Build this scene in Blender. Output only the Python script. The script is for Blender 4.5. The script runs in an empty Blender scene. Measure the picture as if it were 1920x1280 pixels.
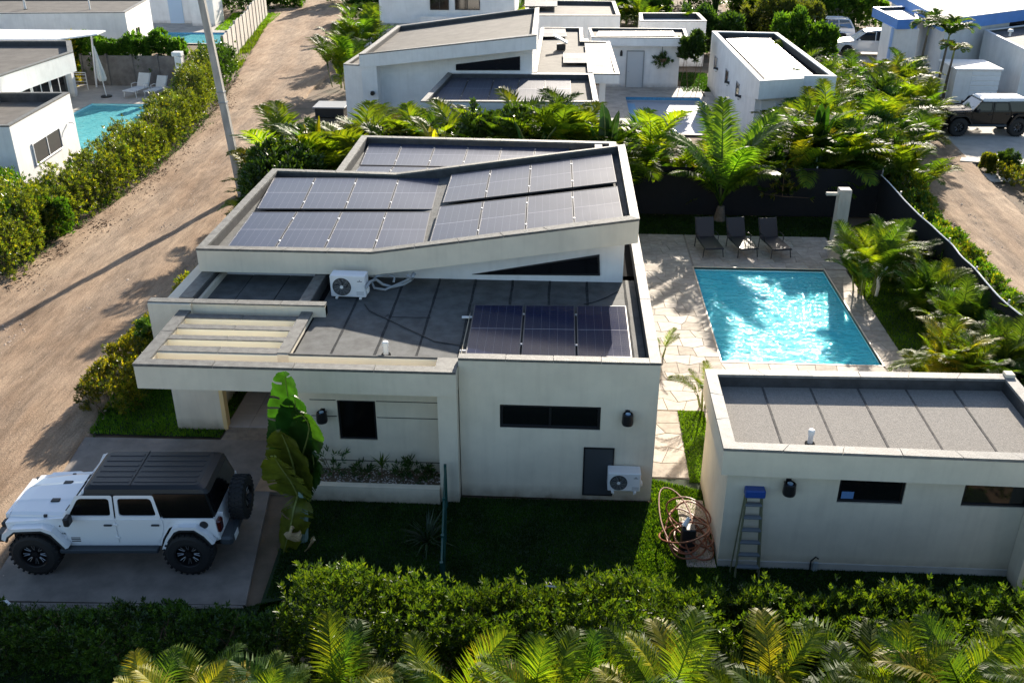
import bpy, bmesh, math, random
import numpy as np
from mathutils import Vector, Matrix
R=math.radians; PI=math.pi
C=bpy.context.scene.collection; S=bpy.context.scene
random.seed(7); RNG=np.random.default_rng(7)
# ------------------------------------------------------------------ camera, sky, sun, exposure
CAM_H=12.63; PITCH=.463; YAW=.0552; FPX=1800.
cd=bpy.data.cameras.new('camera'); cam=bpy.data.objects.new('camera',cd); C.objects.link(cam)
cam.location=(0,0,CAM_H); cam.rotation_euler=(PI/2-PITCH,0,YAW); cd.sensor_width=36; cd.lens=FPX/1920*36
cd.clip_end=2000; S.camera=cam
W=bpy.data.worlds.new('World'); S.world=W; W.use_nodes=True
SUN_AZ=R(12.6); SUN_EL=R(21.8)      # azimuth from +Y towards +X
_n=W.node_tree.nodes; _bg=_n['Background']; _sk=_n.new('ShaderNodeTexSky'); _sk.sky_type='NISHITA'; _sk.sun_disc=False
_sk.sun_elevation=SUN_EL; _sk.sun_rotation=SUN_AZ; _sk.air_density=1.0; _sk.dust_density=1.2; _sk.ozone_density=1.5
W.node_tree.links.new(_sk.outputs[0],_bg.inputs[0]); _bg.inputs[1].default_value=.092
sl=bpy.data.lights.new('sun','SUN'); sl.energy=5.0; sl.angle=R(.53); sl.color=(1,.90,.76)
so=bpy.data.objects.new('sun',sl); C.objects.link(so)
_dir=Vector((math.sin(SUN_AZ)*math.cos(SUN_EL),math.cos(SUN_AZ)*math.cos(SUN_EL),math.sin(SUN_EL)))
so.rotation_euler=_dir.to_track_quat('Z','Y').to_euler(); so.location=(20,80,40)
S.view_settings.view_transform='Standard'; S.view_settings.look='None'; S.view_settings.gamma=1; S.view_settings.use_curve_mapping=False
S.view_settings.exposure=1.25
S.render.engine='CYCLES'
# ------------------------------------------------------------------ survey: a point of the photograph taken to its real plane
_fw=np.array([-math.sin(YAW)*math.cos(PITCH),math.cos(YAW)*math.cos(PITCH),-math.sin(PITCH)])
_rt=np.array([math.cos(YAW),math.sin(YAW),0]); _up=np.cross(_rt,_fw); _o=np.array([0,0,CAM_H])
def _ray(x,y): return _fw*FPX+_rt*(x-960)+_up*(640-y)
def G(x,y,z=0):
    d=_ray(x,y); return Vector(_o+d*((z-CAM_H)/d[2]))
def GY(x,y,Y):
    d=_ray(x,y); return Vector(_o+d*(Y/d[1]))
def GP(x,y,p,n):          # any plane through p with normal n
    d=_ray(x,y); n=np.array(n,float); return Vector(_o+d*((np.array(p)-_o)@n/(d@n)))
# ------------------------------------------------------------------ materials
M={}
def mat(name,col,rough=.6,metal=0,var=0,vs=3,bump=0,bs=20,spec=.5,coat=0,streak=0,col2=None,detail=4,coords='Object',trans=0):
    m=bpy.data.materials.new(name); m.use_nodes=True; nt=m.node_tree; n=nt.nodes; L=nt.links
    b=n['Principled BSDF']; b.inputs['Roughness'].default_value=rough; b.inputs['Metallic'].default_value=metal
    b.inputs['Specular IOR Level'].default_value=spec; b.inputs['Coat Weight'].default_value=coat
    if coat: b.inputs['Coat Roughness'].default_value=.05
    b.inputs['Base Color'].default_value=(*col,1)
    tc=n.new('ShaderNodeTexCoord')
    if var or col2:
        mp=n.new('ShaderNodeMapping'); L.new(tc.outputs[coords],mp.inputs[0]); mp.inputs[3].default_value=(1,1,.25) if streak else (1,1,1)
        t=n.new('ShaderNodeTexNoise'); t.inputs['Scale'].default_value=vs; t.inputs['Detail'].default_value=detail; t.inputs['Roughness'].default_value=.62
        L.new(mp.outputs[0],t.inputs[0])
        r=n.new('ShaderNodeValToRGB'); L.new(t.outputs[0],r.inputs[0])
        c2=col2 or tuple(c*(1-var) for c in col); c1=col if col2 else tuple(min(1,c*(1+var)) for c in col)
        r.color_ramp.elements[0].position=.36; r.color_ramp.elements[1].position=.64
        r.color_ramp.elements[0].color=(*c2,1); r.color_ramp.elements[1].color=(*c1,1)
        L.new(r.outputs[0],b.inputs['Base Color'])
    if bump:
        t2=n.new('ShaderNodeTexNoise'); t2.inputs['Scale'].default_value=bs; t2.inputs['Detail'].default_value=5
        L.new(tc.outputs[coords],t2.inputs[0]); bp=n.new('ShaderNodeBump'); bp.inputs['Strength'].default_value=bump; bp.inputs['Distance'].default_value=.02
        L.new(t2.outputs[0],bp.inputs['Height']); L.new(bp.outputs[0],b.inputs['Normal'])
    M[name]=m; return m
def leafmat(name,cols,rough=.35,tr=.5,spec=.5,big=None,tint=(1.25,1.15,.25)):
    m=bpy.data.materials.new(name); m.use_nodes=True; nt=m.node_tree; n=nt.nodes; L=nt.links; b=n['Principled BSDF']
    g=n.new('ShaderNodeNewGeometry'); r=n.new('ShaderNodeValToRGB'); L.new(g.outputs['Random Per Island'],r.inputs[0])
    e=r.color_ramp.elements; 
    while len(e)<len(cols): e.new(.5)
    for i,c in enumerate(cols): e[i].position=i/(len(cols)-1); e[i].color=(*c,1)
    tc=n.new('ShaderNodeTexCoord'); oi=n.new('ShaderNodeObjectInfo'); t=n.new('ShaderNodeTexNoise'); t.inputs['Scale'].default_value=1.1 if not big else big
    L.new(tc.outputs['Object'],t.inputs[0]); hs=n.new('ShaderNodeHueSaturation'); L.new(r.outputs[0],hs.inputs['Color'])
    mr=n.new('ShaderNodeMapRange'); mr.inputs[1].default_value=.3; mr.inputs[2].default_value=.7; mr.inputs[3].default_value=.6; mr.inputs[4].default_value=1.4
    L.new(t.outputs[0],mr.inputs[0]); ml=n.new('ShaderNodeMath'); ml.operation='MULTIPLY'; L.new(mr.outputs[0],ml.inputs[0])
    mo=n.new('ShaderNodeMapRange'); mo.inputs[3].default_value=.75; mo.inputs[4].default_value=1.25; L.new(oi.outputs['Random'],mo.inputs[0]); L.new(mo.outputs[0],ml.inputs[1])
    L.new(ml.outputs[0],hs.inputs['Value'])
    mh=n.new('ShaderNodeMapRange'); mh.inputs[3].default_value=.485; mh.inputs[4].default_value=.512; L.new(oi.outputs['Random'],mh.inputs[0]); L.new(mh.outputs[0],hs.inputs['Hue'])
    L.new(hs.outputs[0],b.inputs['Base Color']); b.inputs['Roughness'].default_value=rough; b.inputs['Specular IOR Level'].default_value=spec
    tb=n.new('ShaderNodeBsdfTranslucent'); mc=n.new('ShaderNodeMix'); mc.data_type='RGBA'; mc.blend_type='MULTIPLY'; mc.inputs[0].default_value=1
    L.new(hs.outputs[0],mc.inputs[6]); mc.inputs[7].default_value=(tint[0]*1.5,tint[1]*1.5,tint[2]*1.5,1); L.new(mc.outputs[2],tb.inputs[0])
    mx=n.new('ShaderNodeMixShader'); mx.inputs[0].default_value=tr; L.new(b.outputs[0],mx.inputs[1]); L.new(tb.outputs[0],mx.inputs[2])
    L.new(mx.outputs[0],n['Material Output'].inputs[0]); M[name]=m; return m
def stucco(name,col,amt,dirt=(.30,.24,.17)):
    m=mat(name,col,.85,var=.06,vs=1.2,bump=.14,bs=45); nt=m.node_tree; n=nt.nodes; L=nt.links; b=n['Principled BSDF']; src=b.inputs['Base Color'].links[0].from_socket
    tc=n.new('ShaderNodeTexCoord'); g=n.new('ShaderNodeNewGeometry'); mp=n.new('ShaderNodeMapping'); mp.inputs[3].default_value=(5,5,.35); L.new(g.outputs['Position'],mp.inputs[0])
    t=n.new('ShaderNodeTexNoise'); t.inputs['Scale'].default_value=1.4; t.inputs['Detail'].default_value=6; L.new(mp.outputs[0],t.inputs[0])
    r=n.new('ShaderNodeValToRGB'); r.color_ramp.elements[0].position=.5; r.color_ramp.elements[1].position=.78; L.new(t.outputs[0],r.inputs[0])
    sx=n.new('ShaderNodeSeparateXYZ'); L.new(g.outputs['Position'],sx.inputs[0])
    t3=n.new('ShaderNodeTexNoise'); t3.inputs['Scale'].default_value=4; t3.inputs['Detail'].default_value=6; L.new(g.outputs['Position'],t3.inputs[0])
    mr=n.new('ShaderNodeMapRange'); mr.inputs[1].default_value=.34; mr.inputs[2].default_value=.0; mr.inputs[4].default_value=1.5; L.new(sx.outputs[2],mr.inputs[0])
    mu=n.new('ShaderNodeMath'); mu.operation='MULTIPLY'; L.new(mr.outputs[0],mu.inputs[0]); L.new(t3.outputs[0],mu.inputs[1])
    ma=n.new('ShaderNodeMath'); ma.operation='MULTIPLY_ADD'; L.new(r.outputs[0],ma.inputs[0]); ma.inputs[1].default_value=amt; L.new(mu.outputs[0],ma.inputs[2])
    mx=n.new('ShaderNodeMix'); mx.data_type='RGBA'; L.new(ma.outputs[0],mx.inputs[0]); L.new(src,mx.inputs[6]); mx.inputs[7].default_value=(*dirt,1); L.new(mx.outputs[2],b.inputs['Base Color'])
stucco('stucco',(.76,.68,.54),.12); stucco('stucco_white',(.80,.79,.77),.16,(.42,.40,.37))
mat('stucco_grey',(.50,.48,.45),.85,var=.12,vs=1.0,bump=.12,bs=40,streak=1)
mat('cream',(.93,.87,.70),.7,var=.01)  # cream paint, lightened to carry the bounced light between the slats
mat('cream_pillar',(.78,.58,.28),.75)
mat('blue_paint',(.10,.27,.66),.5,var=.06,vs=2)
mat('coping',(.12,.12,.112),.6,var=.28,vs=6,bump=.5,bs=70)
mat('coping_pale',(.20,.195,.185),.65,var=.2,vs=5,bump=.4,bs=60)
mat('membrane',(.092,.096,.096),.75,var=.28,vs=2.6,bump=.55,bs=110,spec=.35,detail=9)
mat('membrane_far',(.12,.11,.098),.8,var=.2,vs=1.5,bump=.3,bs=60,spec=.3,detail=8)
mat('bitumen',(.010,.011,.013),.95,bump=.3,bs=30,spec=.05)
mat('seam_grey',(.042,.044,.046),.9,var=.3,vs=8,spec=.1); mat('seam_pale',(.10,.095,.09),.9,var=.3,vs=8,spec=.1)
mat('black_metal',(.012,.012,.014),.4); mat('black_plastic',(.016,.017,.019),.5,bump=.1,bs=120)
mat('alu',(.62,.63,.65),.35,metal=.8); mat('white_metal',(.78,.79,.80),.4,var=.03); mat('white_plastic',(.8,.8,.78),.5)
mat('grey_metal',(.30,.31,.32),.5); mat('fan_grey',(.045,.05,.052),.5)
mat('hose_grey',(.33,.36,.38),.6); mat('hose_copper',(.24,.075,.03),.45,var=.2,vs=4)
mat('glass_dark',(.006,.007,.008),.06,spec=.8); mat('glass_black',(.004,.004,.005),.12,spec=.6)
mat('grille_grey',(.05,.055,.062),.6)
mat('dirt',(.52,.375,.27),.95,var=0,col2=(.36,.25,.175),vs=.55,bump=.9,bs=9,detail=9)
mat('soil',(.22,.15,.10),.95,col2=(.10,.08,.05),vs=.8,bump=.8,bs=8,detail=8)
mat('leaf_litter',(.20,.12,.07),.9,var=.3,vs=30)
mat('gravel',(.42,.33,.26),.9,var=.35,vs=2)
mat('grass_base',(.014,.030,.006),.9,var=.35,vs=2.5,bump=.6,bs=60)
mat('concrete',(.21,.18,.155),.7,var=.22,vs=1.6,bump=.25,bs=25,detail=7)
mat('concrete_old',(.40,.37,.33),.8,var=.2,vs=1.4,bump=.4,bs=30,streak=1)
mat('concrete_pale',(.42,.385,.34),.8,var=.12,vs=1.5,bump=.2,bs=25)
mat('grey_block',(.16,.15,.14),.9,var=.25,vs=2,bump=.5,bs=20)
mat('stone_a',(.35,.30,.24),.75,var=.2,vs=3.5,bump=.25,bs=14,detail=8)
mat('stone_b',(.38,.32,.26),.72,var=.18,vs=3,bump=.25,bs=14,detail=8)
mat('stone_c',(.32,.27,.215),.8,var=.22,vs=4,bump=.25,bs=14,detail=8)
mat('granule',(.105,.10,.094),.8,var=.55,vs=26,bump=.8,bs=60,spec=.35,detail=10)
mat('joint',(.25,.205,.16),.8,var=.2,vs=5,bump=.3,bs=30)
mat('tile_brown',(.33,.22,.14),.6,var=.25,vs=2,bump=.15,bs=20)
mat('tile_pale',(.42,.40,.40),.3,var=.06)
mat('pool_plaster',(.45,.88,.92),.6,var=.06,vs=1.2); mat('pool_floor',(.25,.80,.90),.6,var=.08,vs=1); mat('pool_tile',(.07,.30,.52),.3,var=.2,vs=12)
mat('cover_grey',(.42,.45,.50),.7,var=.03)
mat('wicker',(.022,.017,.018),.5,var=.3,vs=40); mat('canvas',(.62,.61,.58),.8,var=.05,vs=5)
mat('shade_net',(.004,.005,.007),.9,var=.25,vs=6,bump=.4,bs=25); mat('green_metal',(.01,.07,.06),.5)
mat('car_white',(.80,.81,.83),.28,coat=.8); mat('car_black',(.003,.004,.006),.25,spec=.25,coat=.25); mat('rubber',(.012,.012,.013),.75,bump=.3,bs=60)
mat('rim_dark',(.02,.02,.022),.35,metal=.5); mat('rim_alu',(.3,.3,.31),.35,metal=.8); mat('chrome',(.7,.7,.72),.12,metal=1)
mat('hardtop',(.009,.010,.013),.45,bump=.15,bs=150); mat('car_glass',(.01,.013,.018),.04,spec=.9,coat=.5); mat('windscreen',(.05,.08,.11),.05,spec=1,coat=1)
mat('tail_red',(.06,.006,.006),.2,coat=1); mat('lamp_clear',(.5,.52,.55),.1,coat=1)
mat('wood',(.16,.10,.06),.8,var=.3,vs=8,bump=.4,bs=30); mat('trunk_grey',(.13,.105,.08),.9,var=.3,vs=9,bump=.6,bs=30)
mat('cane',(.17,.20,.05),.6,var=.3,vs=6); mat('pole_concrete',(.40,.375,.34),.85,var=.22,vs=3,bump=.3,bs=25,streak=1)
mat('ladder_green',(.15,.155,.09),.5,var=.1); mat('ladder_blue',(.02,.07,.30),.45); mat('step_grey',(.16,.18,.20),.45)
mat('pebble',(.55,.50,.46),.7,var=.5,vs=30); mat('driftwood',(.62,.60,.56),.8,var=.1)
mat('banana_stem',(.22,.32,.30),.5,var=.25,vs=5); mat('dry_leaf',(.48,.36,.20),.8,var=.3,vs=6); mat('print_black',(.01,.01,.012),.5); mat('sticker',(.12,.25,.50),.5)
mat('teal',(.02,.20,.22),.5)
leafmat('leaf_hedge',[(.022,.058,.010),(.048,.105,.013),(.10,.165,.016)],tr=.42,rough=.42,spec=.35)
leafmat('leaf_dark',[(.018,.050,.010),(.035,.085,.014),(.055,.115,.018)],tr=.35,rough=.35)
leafmat('leaf_shrub',[(.040,.062,.014),(.070,.098,.020),(.12,.14,.026)],tr=.45,rough=.4)
leafmat('leaf_bright',[(.028,.080,.010),(.045,.115,.014),(.075,.15,.018)],tr=.48,rough=.42,spec=.35)
leafmat('leaf_yellow',[(.10,.13,.012),(.22,.22,.014),(.34,.30,.016)],tr=.45,rough=.4)
leafmat('leaf_ixora',[(.030,.075,.012),(.09,.13,.014),(.24,.22,.015)],tr=.45,rough=.3)
leafmat('frond_green',[(.030,.072,.012),(.050,.105,.014),(.075,.135,.016)],tr=.55,rough=.5,spec=.2)
leafmat('frond_lime',[(.06,.11,.012),(.10,.155,.014),(.16,.195,.015)],tr=.6,rough=.5,spec=.2)
leafmat('frond_gold',[(.17,.18,.014),(.26,.24,.016),(.36,.28,.02)],tr=.45,rough=.5,spec=.3,tint=(1.0,1.0,.25))
leafmat('frond_coco',[(.05,.10,.014),(.08,.145,.018),(.12,.18,.022)],tr=.6,rough=.38,spec=.4,tint=(1.35,1.35,.25))
leafmat('banana_leaf',[(.016,.050,.010),(.024,.065,.012)],tr=.36,rough=.4,spec=.4,big=4,tint=(1.0,1.05,.2))
leafmat('banana_leaf_old',[(.085,.12,.014),(.13,.145,.016)],tr=.4,rough=.45,big=5)
leafmat('grass_blade',[(.012,.038,.005),(.022,.062,.007),(.040,.095,.010)],tr=.5,rough=.5,spec=.3)  # darker lawn green, with the shade put into the albedo
leafmat('grass_sun_tint',[(.045,.10,.010),(.08,.16,.014),(.12,.20,.018)],tr=.5,rough=.6,spec=.2)  # same grass in a brighter copy, sunlight painted into the colour
leafmat('leaf_agave',[(.02,.05,.02),(.035,.08,.03)],tr=.2,rough=.4)
def add_nodes_panel(name,base,line,rough,dust_sky,dust_sky_col=(.33,.33,.40),spec=.5):
    m=bpy.data.materials.new(name); m.use_nodes=True; nt=m.node_tree; n=nt.nodes; L=nt.links; b=n['Principled BSDF']
    uv=n.new('ShaderNodeUVMap'); sx=n.new('ShaderNodeSeparateXYZ'); L.new(uv.outputs[0],sx.inputs[0])
    def mth(op,a,c=None,d=None):
        q=n.new('ShaderNodeMath'); q.operation=op
        for i,v in enumerate((a,c,d)):
            if v is None: continue
            if isinstance(v,(int,float)): q.inputs[i].default_value=v
            else: L.new(v,q.inputs[i])
        return q.outputs[0]
    def line_at(coord,num,w):   # thin line at each 1/num
        f=mth('FRACT',mth('MULTIPLY',coord,num)); d=mth('ABSOLUTE',mth('SUBTRACT',f,.5)); return mth('GREATER_THAN',d,.5-w*num)
    u,v=sx.outputs[0],sx.outputs[1]
    l1=line_at(u,6,.0022); l2=mth('MULTIPLY',line_at(v,24,.0009),.18); mid=mth('MULTIPLY',mth('LESS_THAN',mth('ABSOLUTE',mth('SUBTRACT',v,.5)),.0035),.7)
    bus=mth('MULTIPLY',line_at(u,30,.0009),.10)
    mask=mth('MINIMUM',mth('ADD',mth('ADD',mth('MULTIPLY',l1,.32),mid),mth('ADD',l2,bus)),1.0)
    mx=n.new('ShaderNodeMix'); mx.data_type='RGBA'; L.new(mask,mx.inputs[0]); 
    tc=n.new('ShaderNodeTexCoord'); t=n.new('ShaderNodeTexNoise'); t.inputs['Scale'].default_value=.9; t.inputs['Detail'].default_value=5; L.new(tc.outputs['Object'],t.inputs[0])
    d=n.new('ShaderNodeMix'); d.data_type='RGBA'; mr=n.new('ShaderNodeMapRange'); mr.inputs[1].default_value=.3; mr.inputs[2].default_value=.75; mr.inputs[3].default_value=dust_sky*.5; mr.inputs[4].default_value=dust_sky*1.5
    L.new(t.outputs[0],mr.inputs[0]); L.new(mr.outputs[0],d.inputs[0]); d.inputs[6].default_value=(*base,1); d.inputs[7].default_value=(*dust_sky_col,1)
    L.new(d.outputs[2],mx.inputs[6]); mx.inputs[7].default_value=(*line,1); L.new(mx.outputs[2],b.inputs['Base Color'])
    r2=n.new('ShaderNodeMapRange'); r2.inputs[3].default_value=rough*.7; r2.inputs[4].default_value=rough*1.4; L.new(t.outputs[0],r2.inputs[0]); L.new(r2.outputs[0],b.inputs['Roughness'])
    b.inputs['Specular IOR Level'].default_value=spec; M[name]=m
add_nodes_panel('pv_glass',(.010,.014,.036),(.42,.42,.5),.33,.15,(.10,.15,.27),.30)  # bluish dust tone also paints in the reflection of the sky
add_nodes_panel('pv_glass_low',(.004,.010,.045),(.45,.45,.5),.15,.02,(.1,.1,.16),.12)  # copy of the panel glass with shade painted in as darker navy
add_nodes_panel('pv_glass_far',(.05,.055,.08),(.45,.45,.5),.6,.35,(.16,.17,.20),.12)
# water
def watermat(name,tint,bumps,depth_mix):
    m=bpy.data.materials.new(name); m.use_nodes=True; nt=m.node_tree; n=nt.nodes; L=nt.links; n.remove(n['Principled BSDF'])
    tc=n.new('ShaderNodeTexCoord'); mp=n.new('ShaderNodeMapping'); mp.inputs[3].default_value=(.8,1.5,1); L.new(tc.outputs['Object'],mp.inputs[0])
    t=n.new('ShaderNodeTexNoise'); t.inputs['Scale'].default_value=3.4; t.inputs['Detail'].default_value=3; t.inputs['Distortion'].default_value=1.2; L.new(mp.outputs[0],t.inputs[0])
    t2=n.new('ShaderNodeTexNoise'); t2.inputs['Scale'].default_value=7; t2.inputs['Detail'].default_value=2; t2.inputs['Distortion'].default_value=.8; L.new(mp.outputs[0],t2.inputs[0])
    a=n.new('ShaderNodeMath'); a.operation='MULTIPLY_ADD'; L.new(t2.outputs[0],a.inputs[0]); a.inputs[1].default_value=.35; L.new(t.outputs[0],a.inputs[2])
    bp=n.new('ShaderNodeBump'); bp.inputs['Strength'].default_value=bumps; bp.inputs['Distance'].default_value=.12; L.new(a.outputs[0],bp.inputs['Height'])
    gl=n.new('ShaderNodeBsdfGlossy'); gl.inputs['Roughness'].default_value=.05; gl.inputs['Color'].default_value=(.30,.36,.40,1); L.new(bp.outputs[0],gl.inputs['Normal'])
    rf=n.new('ShaderNodeBsdfTransparent'); rf.inputs[0].default_value=(*tint,1)
    df=n.new('ShaderNodeBsdfDiffuse'); L.new(bp.outputs[0],df.inputs['Normal'])
    cr=n.new('ShaderNodeValToRGB'); cr.color_ramp.elements[0].position=.35; cr.color_ramp.elements[1].position=.75; cr.color_ramp.elements[0].color=(*depth_mix[0],1); cr.color_ramp.elements[1].color=(*depth_mix[1],1)
    L.new(a.outputs[0],cr.inputs[0]); L.new(cr.outputs[0],df.inputs[0])
    m0=n.new('ShaderNodeMixShader'); m0.inputs[0].default_value=.78; L.new(rf.outputs[0],m0.inputs[1]); L.new(df.outputs[0],m0.inputs[2])
    fr=n.new('ShaderNodeFresnel'); fr.inputs[0].default_value=1.33; L.new(bp.outputs[0],fr.inputs['Normal'])
    mx=n.new('ShaderNodeMixShader'); L.new(fr.outputs[0],mx.inputs[0]); L.new(m0.outputs[0],mx.inputs[1]); L.new(gl.outputs[0],mx.inputs[2])
    L.new(mx.outputs[0],n['Material Output'].inputs[0]); M[name]=m
watermat('water',(.62,.97,1.0),.6,((.05,.60,.74),(.11,.76,.86)))
watermat('water_far',(.6,.92,.95),.3,((.10,.50,.60),(.22,.68,.74)))
# ------------------------------------------------------------------ mesh helpers
class MB:
    def __init__(s): s.v=[]; s.f=[]; s.uv=None
    def add(s,vs,fs):
        k=len(s.v); s.v+= [tuple(v) for v in vs]; s.f+= [tuple(i+k for i in f) for f in fs]; return s
    def box(s,x0,x1,y0,y1,z0,z1,c=0):
        if x0>x1:x0,x1=x1,x0
        if y0>y1:y0,y1=y1,y0
        if z0>z1:z0,z1=z1,z0
        if c<=0:
            return s.add([(x0,y0,z0),(x1,y0,z0),(x1,y1,z0),(x0,y1,z0),(x0,y0,z1),(x1,y0,z1),(x1,y1,z1),(x0,y1,z1)],
              [(3,2,1,0),(4,5,6,7),(0,1,5,4),(1,2,6,5),(2,3,7,6),(3,0,4,7)])
        c=min(c,(x1-x0)*.49,(y1-y0)*.49,(z1-z0)*.49)
        # chamfered box: octagon rings
        def ring(i,z): 
            a=x0+i;b=x1-i;d=y0+i;e=y1-i
            return [(a+c,d,z),(b-c,d,z),(b,d+c,z),(b,e-c,z),(b-c,e,z),(a+c,e,z),(a,e-c,z),(a,d+c,z)]
        r=[[(x0+c,y0+c,z0),(x1-c,y0+c,z0),(x1-c,y0+c,z0),(x1-c,y1-c,z0),(x1-c,y1-c,z0),(x0+c,y1-c,z0),(x0+c,y1-c,z0),(x0+c,y0+c,z0)],ring(0,z0+c),ring(0,z1-c),
           [(x0+c,y0+c,z1),(x1-c,y0+c,z1),(x1-c,y0+c,z1),(x1-c,y1-c,z1),(x1-c,y1-c,z1),(x0+c,y1-c,z1),(x0+c,y1-c,z1),(x0+c,y0+c,z1)]]
        vs=sum(r,[]); fs=[]
        for k in range(3):
            for i in range(8): j=(i+1)%8; fs.append((k*8+i,k*8+j,(k+1)*8+j,(k+1)*8+i))
        fs.append((7,5,3,1)); fs.append((25,27,29,31)); return s.add(vs,fs)
    def poly(s,pts): return s.add(pts,[tuple(range(len(pts)))])
    def prism(s,pts,z0,z1):     # pts ccw in xy; z0/z1 scalar or list
        n=len(pts); a=z0 if hasattr(z0,'__len__') else [z0]*n; b=z1 if hasattr(z1,'__len__') else [z1]*n
        vs=[(p[0],p[1],a[i]) for i,p in enumerate(pts)]+[(p[0],p[1],b[i]) for i,p in enumerate(pts)]
        fs=[tuple(range(n-1,-1,-1)),tuple(range(n,2*n))]+[(i,(i+1)%n,n+(i+1)%n,n+i) for i in range(n)]
        return s.add(vs,fs)
    def ext(s,pts,axis,a,b,ta=1,tb=1,cen=None):   # polygon in the plane normal to axis, extruded a..b with end scales
        n=len(pts); cx,cy=cen or (sum(p[0] for p in pts)/n,sum(p[1] for p in pts)/n)
        def P(p,w,t):
            u=cx+(p[0]-cx)*t; v=cy+(p[1]-cy)*t
            return (w,u,v) if axis=='x' else ((u,w,v) if axis=='y' else (u,v,w))
        vs=[P(p,a,ta) for p in pts]+[P(p,b,tb) for p in pts]
        fs=[tuple(range(n-1,-1,-1)),tuple(range(n,2*n))]+[(i,(i+1)%n,n+(i+1)%n,n+i) for i in range(n)]
        return s.add(vs,fs)
    def tube(s,path,r,n=6,close=False,cap=True):
        P=[Vector(p) for p in path]; k=len(P); rs=r if hasattr(r,'__len__') else [r]*k; base=len(s.v); prev=None
        for i in range(k):
            if close: t=P[(i+1)%k]-P[i-1]
            else: t=P[min(i+1,k-1)]-P[max(i-1,0)]
            t.normalize()
            if prev is None:
                a=Vector((0,0,1)) if abs(t.z)<.9 else Vector((1,0,0)); x=t.cross(a).normalized()
            else: x=(prev-t*prev.dot(t)).normalized()
            prev=x; y=t.cross(x)
            for j in range(n):
                an=2*PI*j/n; q=P[i]+(x*math.cos(an)+y*math.sin(an))*rs[i]; s.v.append(tuple(q))
        m=k if close else k-1
        for i in range(m):
            for j in range(n):
                a=base+i*n+j; b=base+i*n+(j+1)%n; c=base+((i+1)%k)*n+(j+1)%n; d=base+((i+1)%k)*n+j; s.f.append((a,b,c,d))
        if cap and not close: s.f.append(tuple(base+j for j in range(n-1,-1,-1))); s.f.append(tuple(base+(k-1)*n+j for j in range(n)))
        return s
    def cyl(s,p0,p1,r0,r1=None,n=12): return s.tube([p0,p1],[r0,r0 if r1 is None else r1],n)
    def lathe(s,prof,axis='y',cen=(0,0,0),n=24):   # prof: (radius, along)
        b=len(s.v); k=len(prof)
        for i in range(n):
            a=2*PI*i/n; ca,sa=math.cos(a),math.sin(a)
            for r,h in prof:
                p=(r*ca,h,r*sa) if axis=='y' else ((h,r*ca,r*sa) if axis=='x' else (r*ca,r*sa,h)); s.v.append((p[0]+cen[0],p[1]+cen[1],p[2]+cen[2]))
        for i in range(n):
            for j in range(k-1):
                q=((b+i*k+j),(b+i*k+j+1),(b+((i+1)%n)*k+j+1),(b+((i+1)%n)*k+j)); s.f.append(q if axis!='y' else q[::-1])
        return s
    def xf(s,mx):
        s.v=[tuple(mx@Vector(v)) for v in s.v]; return s
    def build(s,name,m,parent=None,smooth=False,uv=None):
        me=bpy.data.meshes.new(name); me.from_pydata(s.v,[],s.f); me.materials.append(M[m] if isinstance(m,str) else m)
        if uv: 
            l=me.uv_layers.new(name='UVMap')
            for i,q in enumerate(uv): l.data[i].uv=q
        if smooth: me.polygons.foreach_set('use_smooth',[True]*len(me.polygons))
        me.validate(); me.update()
        o=bpy.data.objects.new(name,me); C.objects.link(o)
        if parent: o.parent=parent
        return o
def npmesh(name,V,F,m,parent=None,smooth=False):
    """V (n,3), F (m,k) arrays"""
    me=bpy.data.meshes.new(name); k=F.shape[1]; me.vertices.add(len(V)); me.vertices.foreach_set('co',V.astype(np.float32).ravel())
    me.loops.add(F.size); me.loops.foreach_set('vertex_index',F.astype(np.int32).ravel())
    me.polygons.add(len(F)); me.polygons.foreach_set('loop_start',np.arange(0,F.size,k,dtype=np.int32)); me.polygons.foreach_set('loop_total',np.full(len(F),k,dtype=np.int32))
    if smooth: me.polygons.foreach_set('use_smooth',np.ones(len(F),dtype=bool))
    me.update(); me.validate(); me.materials.append(M[m])
    o=bpy.data.objects.new(name,me); C.objects.link(o)
    if parent: o.parent=parent
    return o
def tag(o,label=None,cat=None,group=None,kind=None):
    if label: o['label']=label
    if cat: o['category']=cat
    if group: o['group']=group
    if kind: o['kind']=kind
    return o
def thing(name,label,cat,loc=(0,0,0),rz=0,group=None):
    o=bpy.data.objects.new(name,None); C.objects.link(o); o.location=loc; o.rotation_euler=(0,0,rz); o.empty_display_size=.2
    return tag(o,label,cat,group)
def dup(root,loc,rz=0,label=None,group=None,scale=None):
    r=root.copy(); C.objects.link(r); r.location=loc; r.rotation_euler=(0,0,rz)
    if scale: r.scale=(scale,)*3 if not hasattr(scale,'__len__') else scale
    if label: r['label']=label
    if group: r['group']=group
    for ch in list(root.children):
        c=ch.copy(); C.objects.link(c); c.parent=r
        for g in ch.children:
            d=g.copy(); C.objects.link(d); d.parent=c
    return r
def struct(o): o['kind']='structure'; return o
ORD=['first','second','third','fourth','fifth','sixth','seventh','eighth','ninth','tenth']
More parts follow.
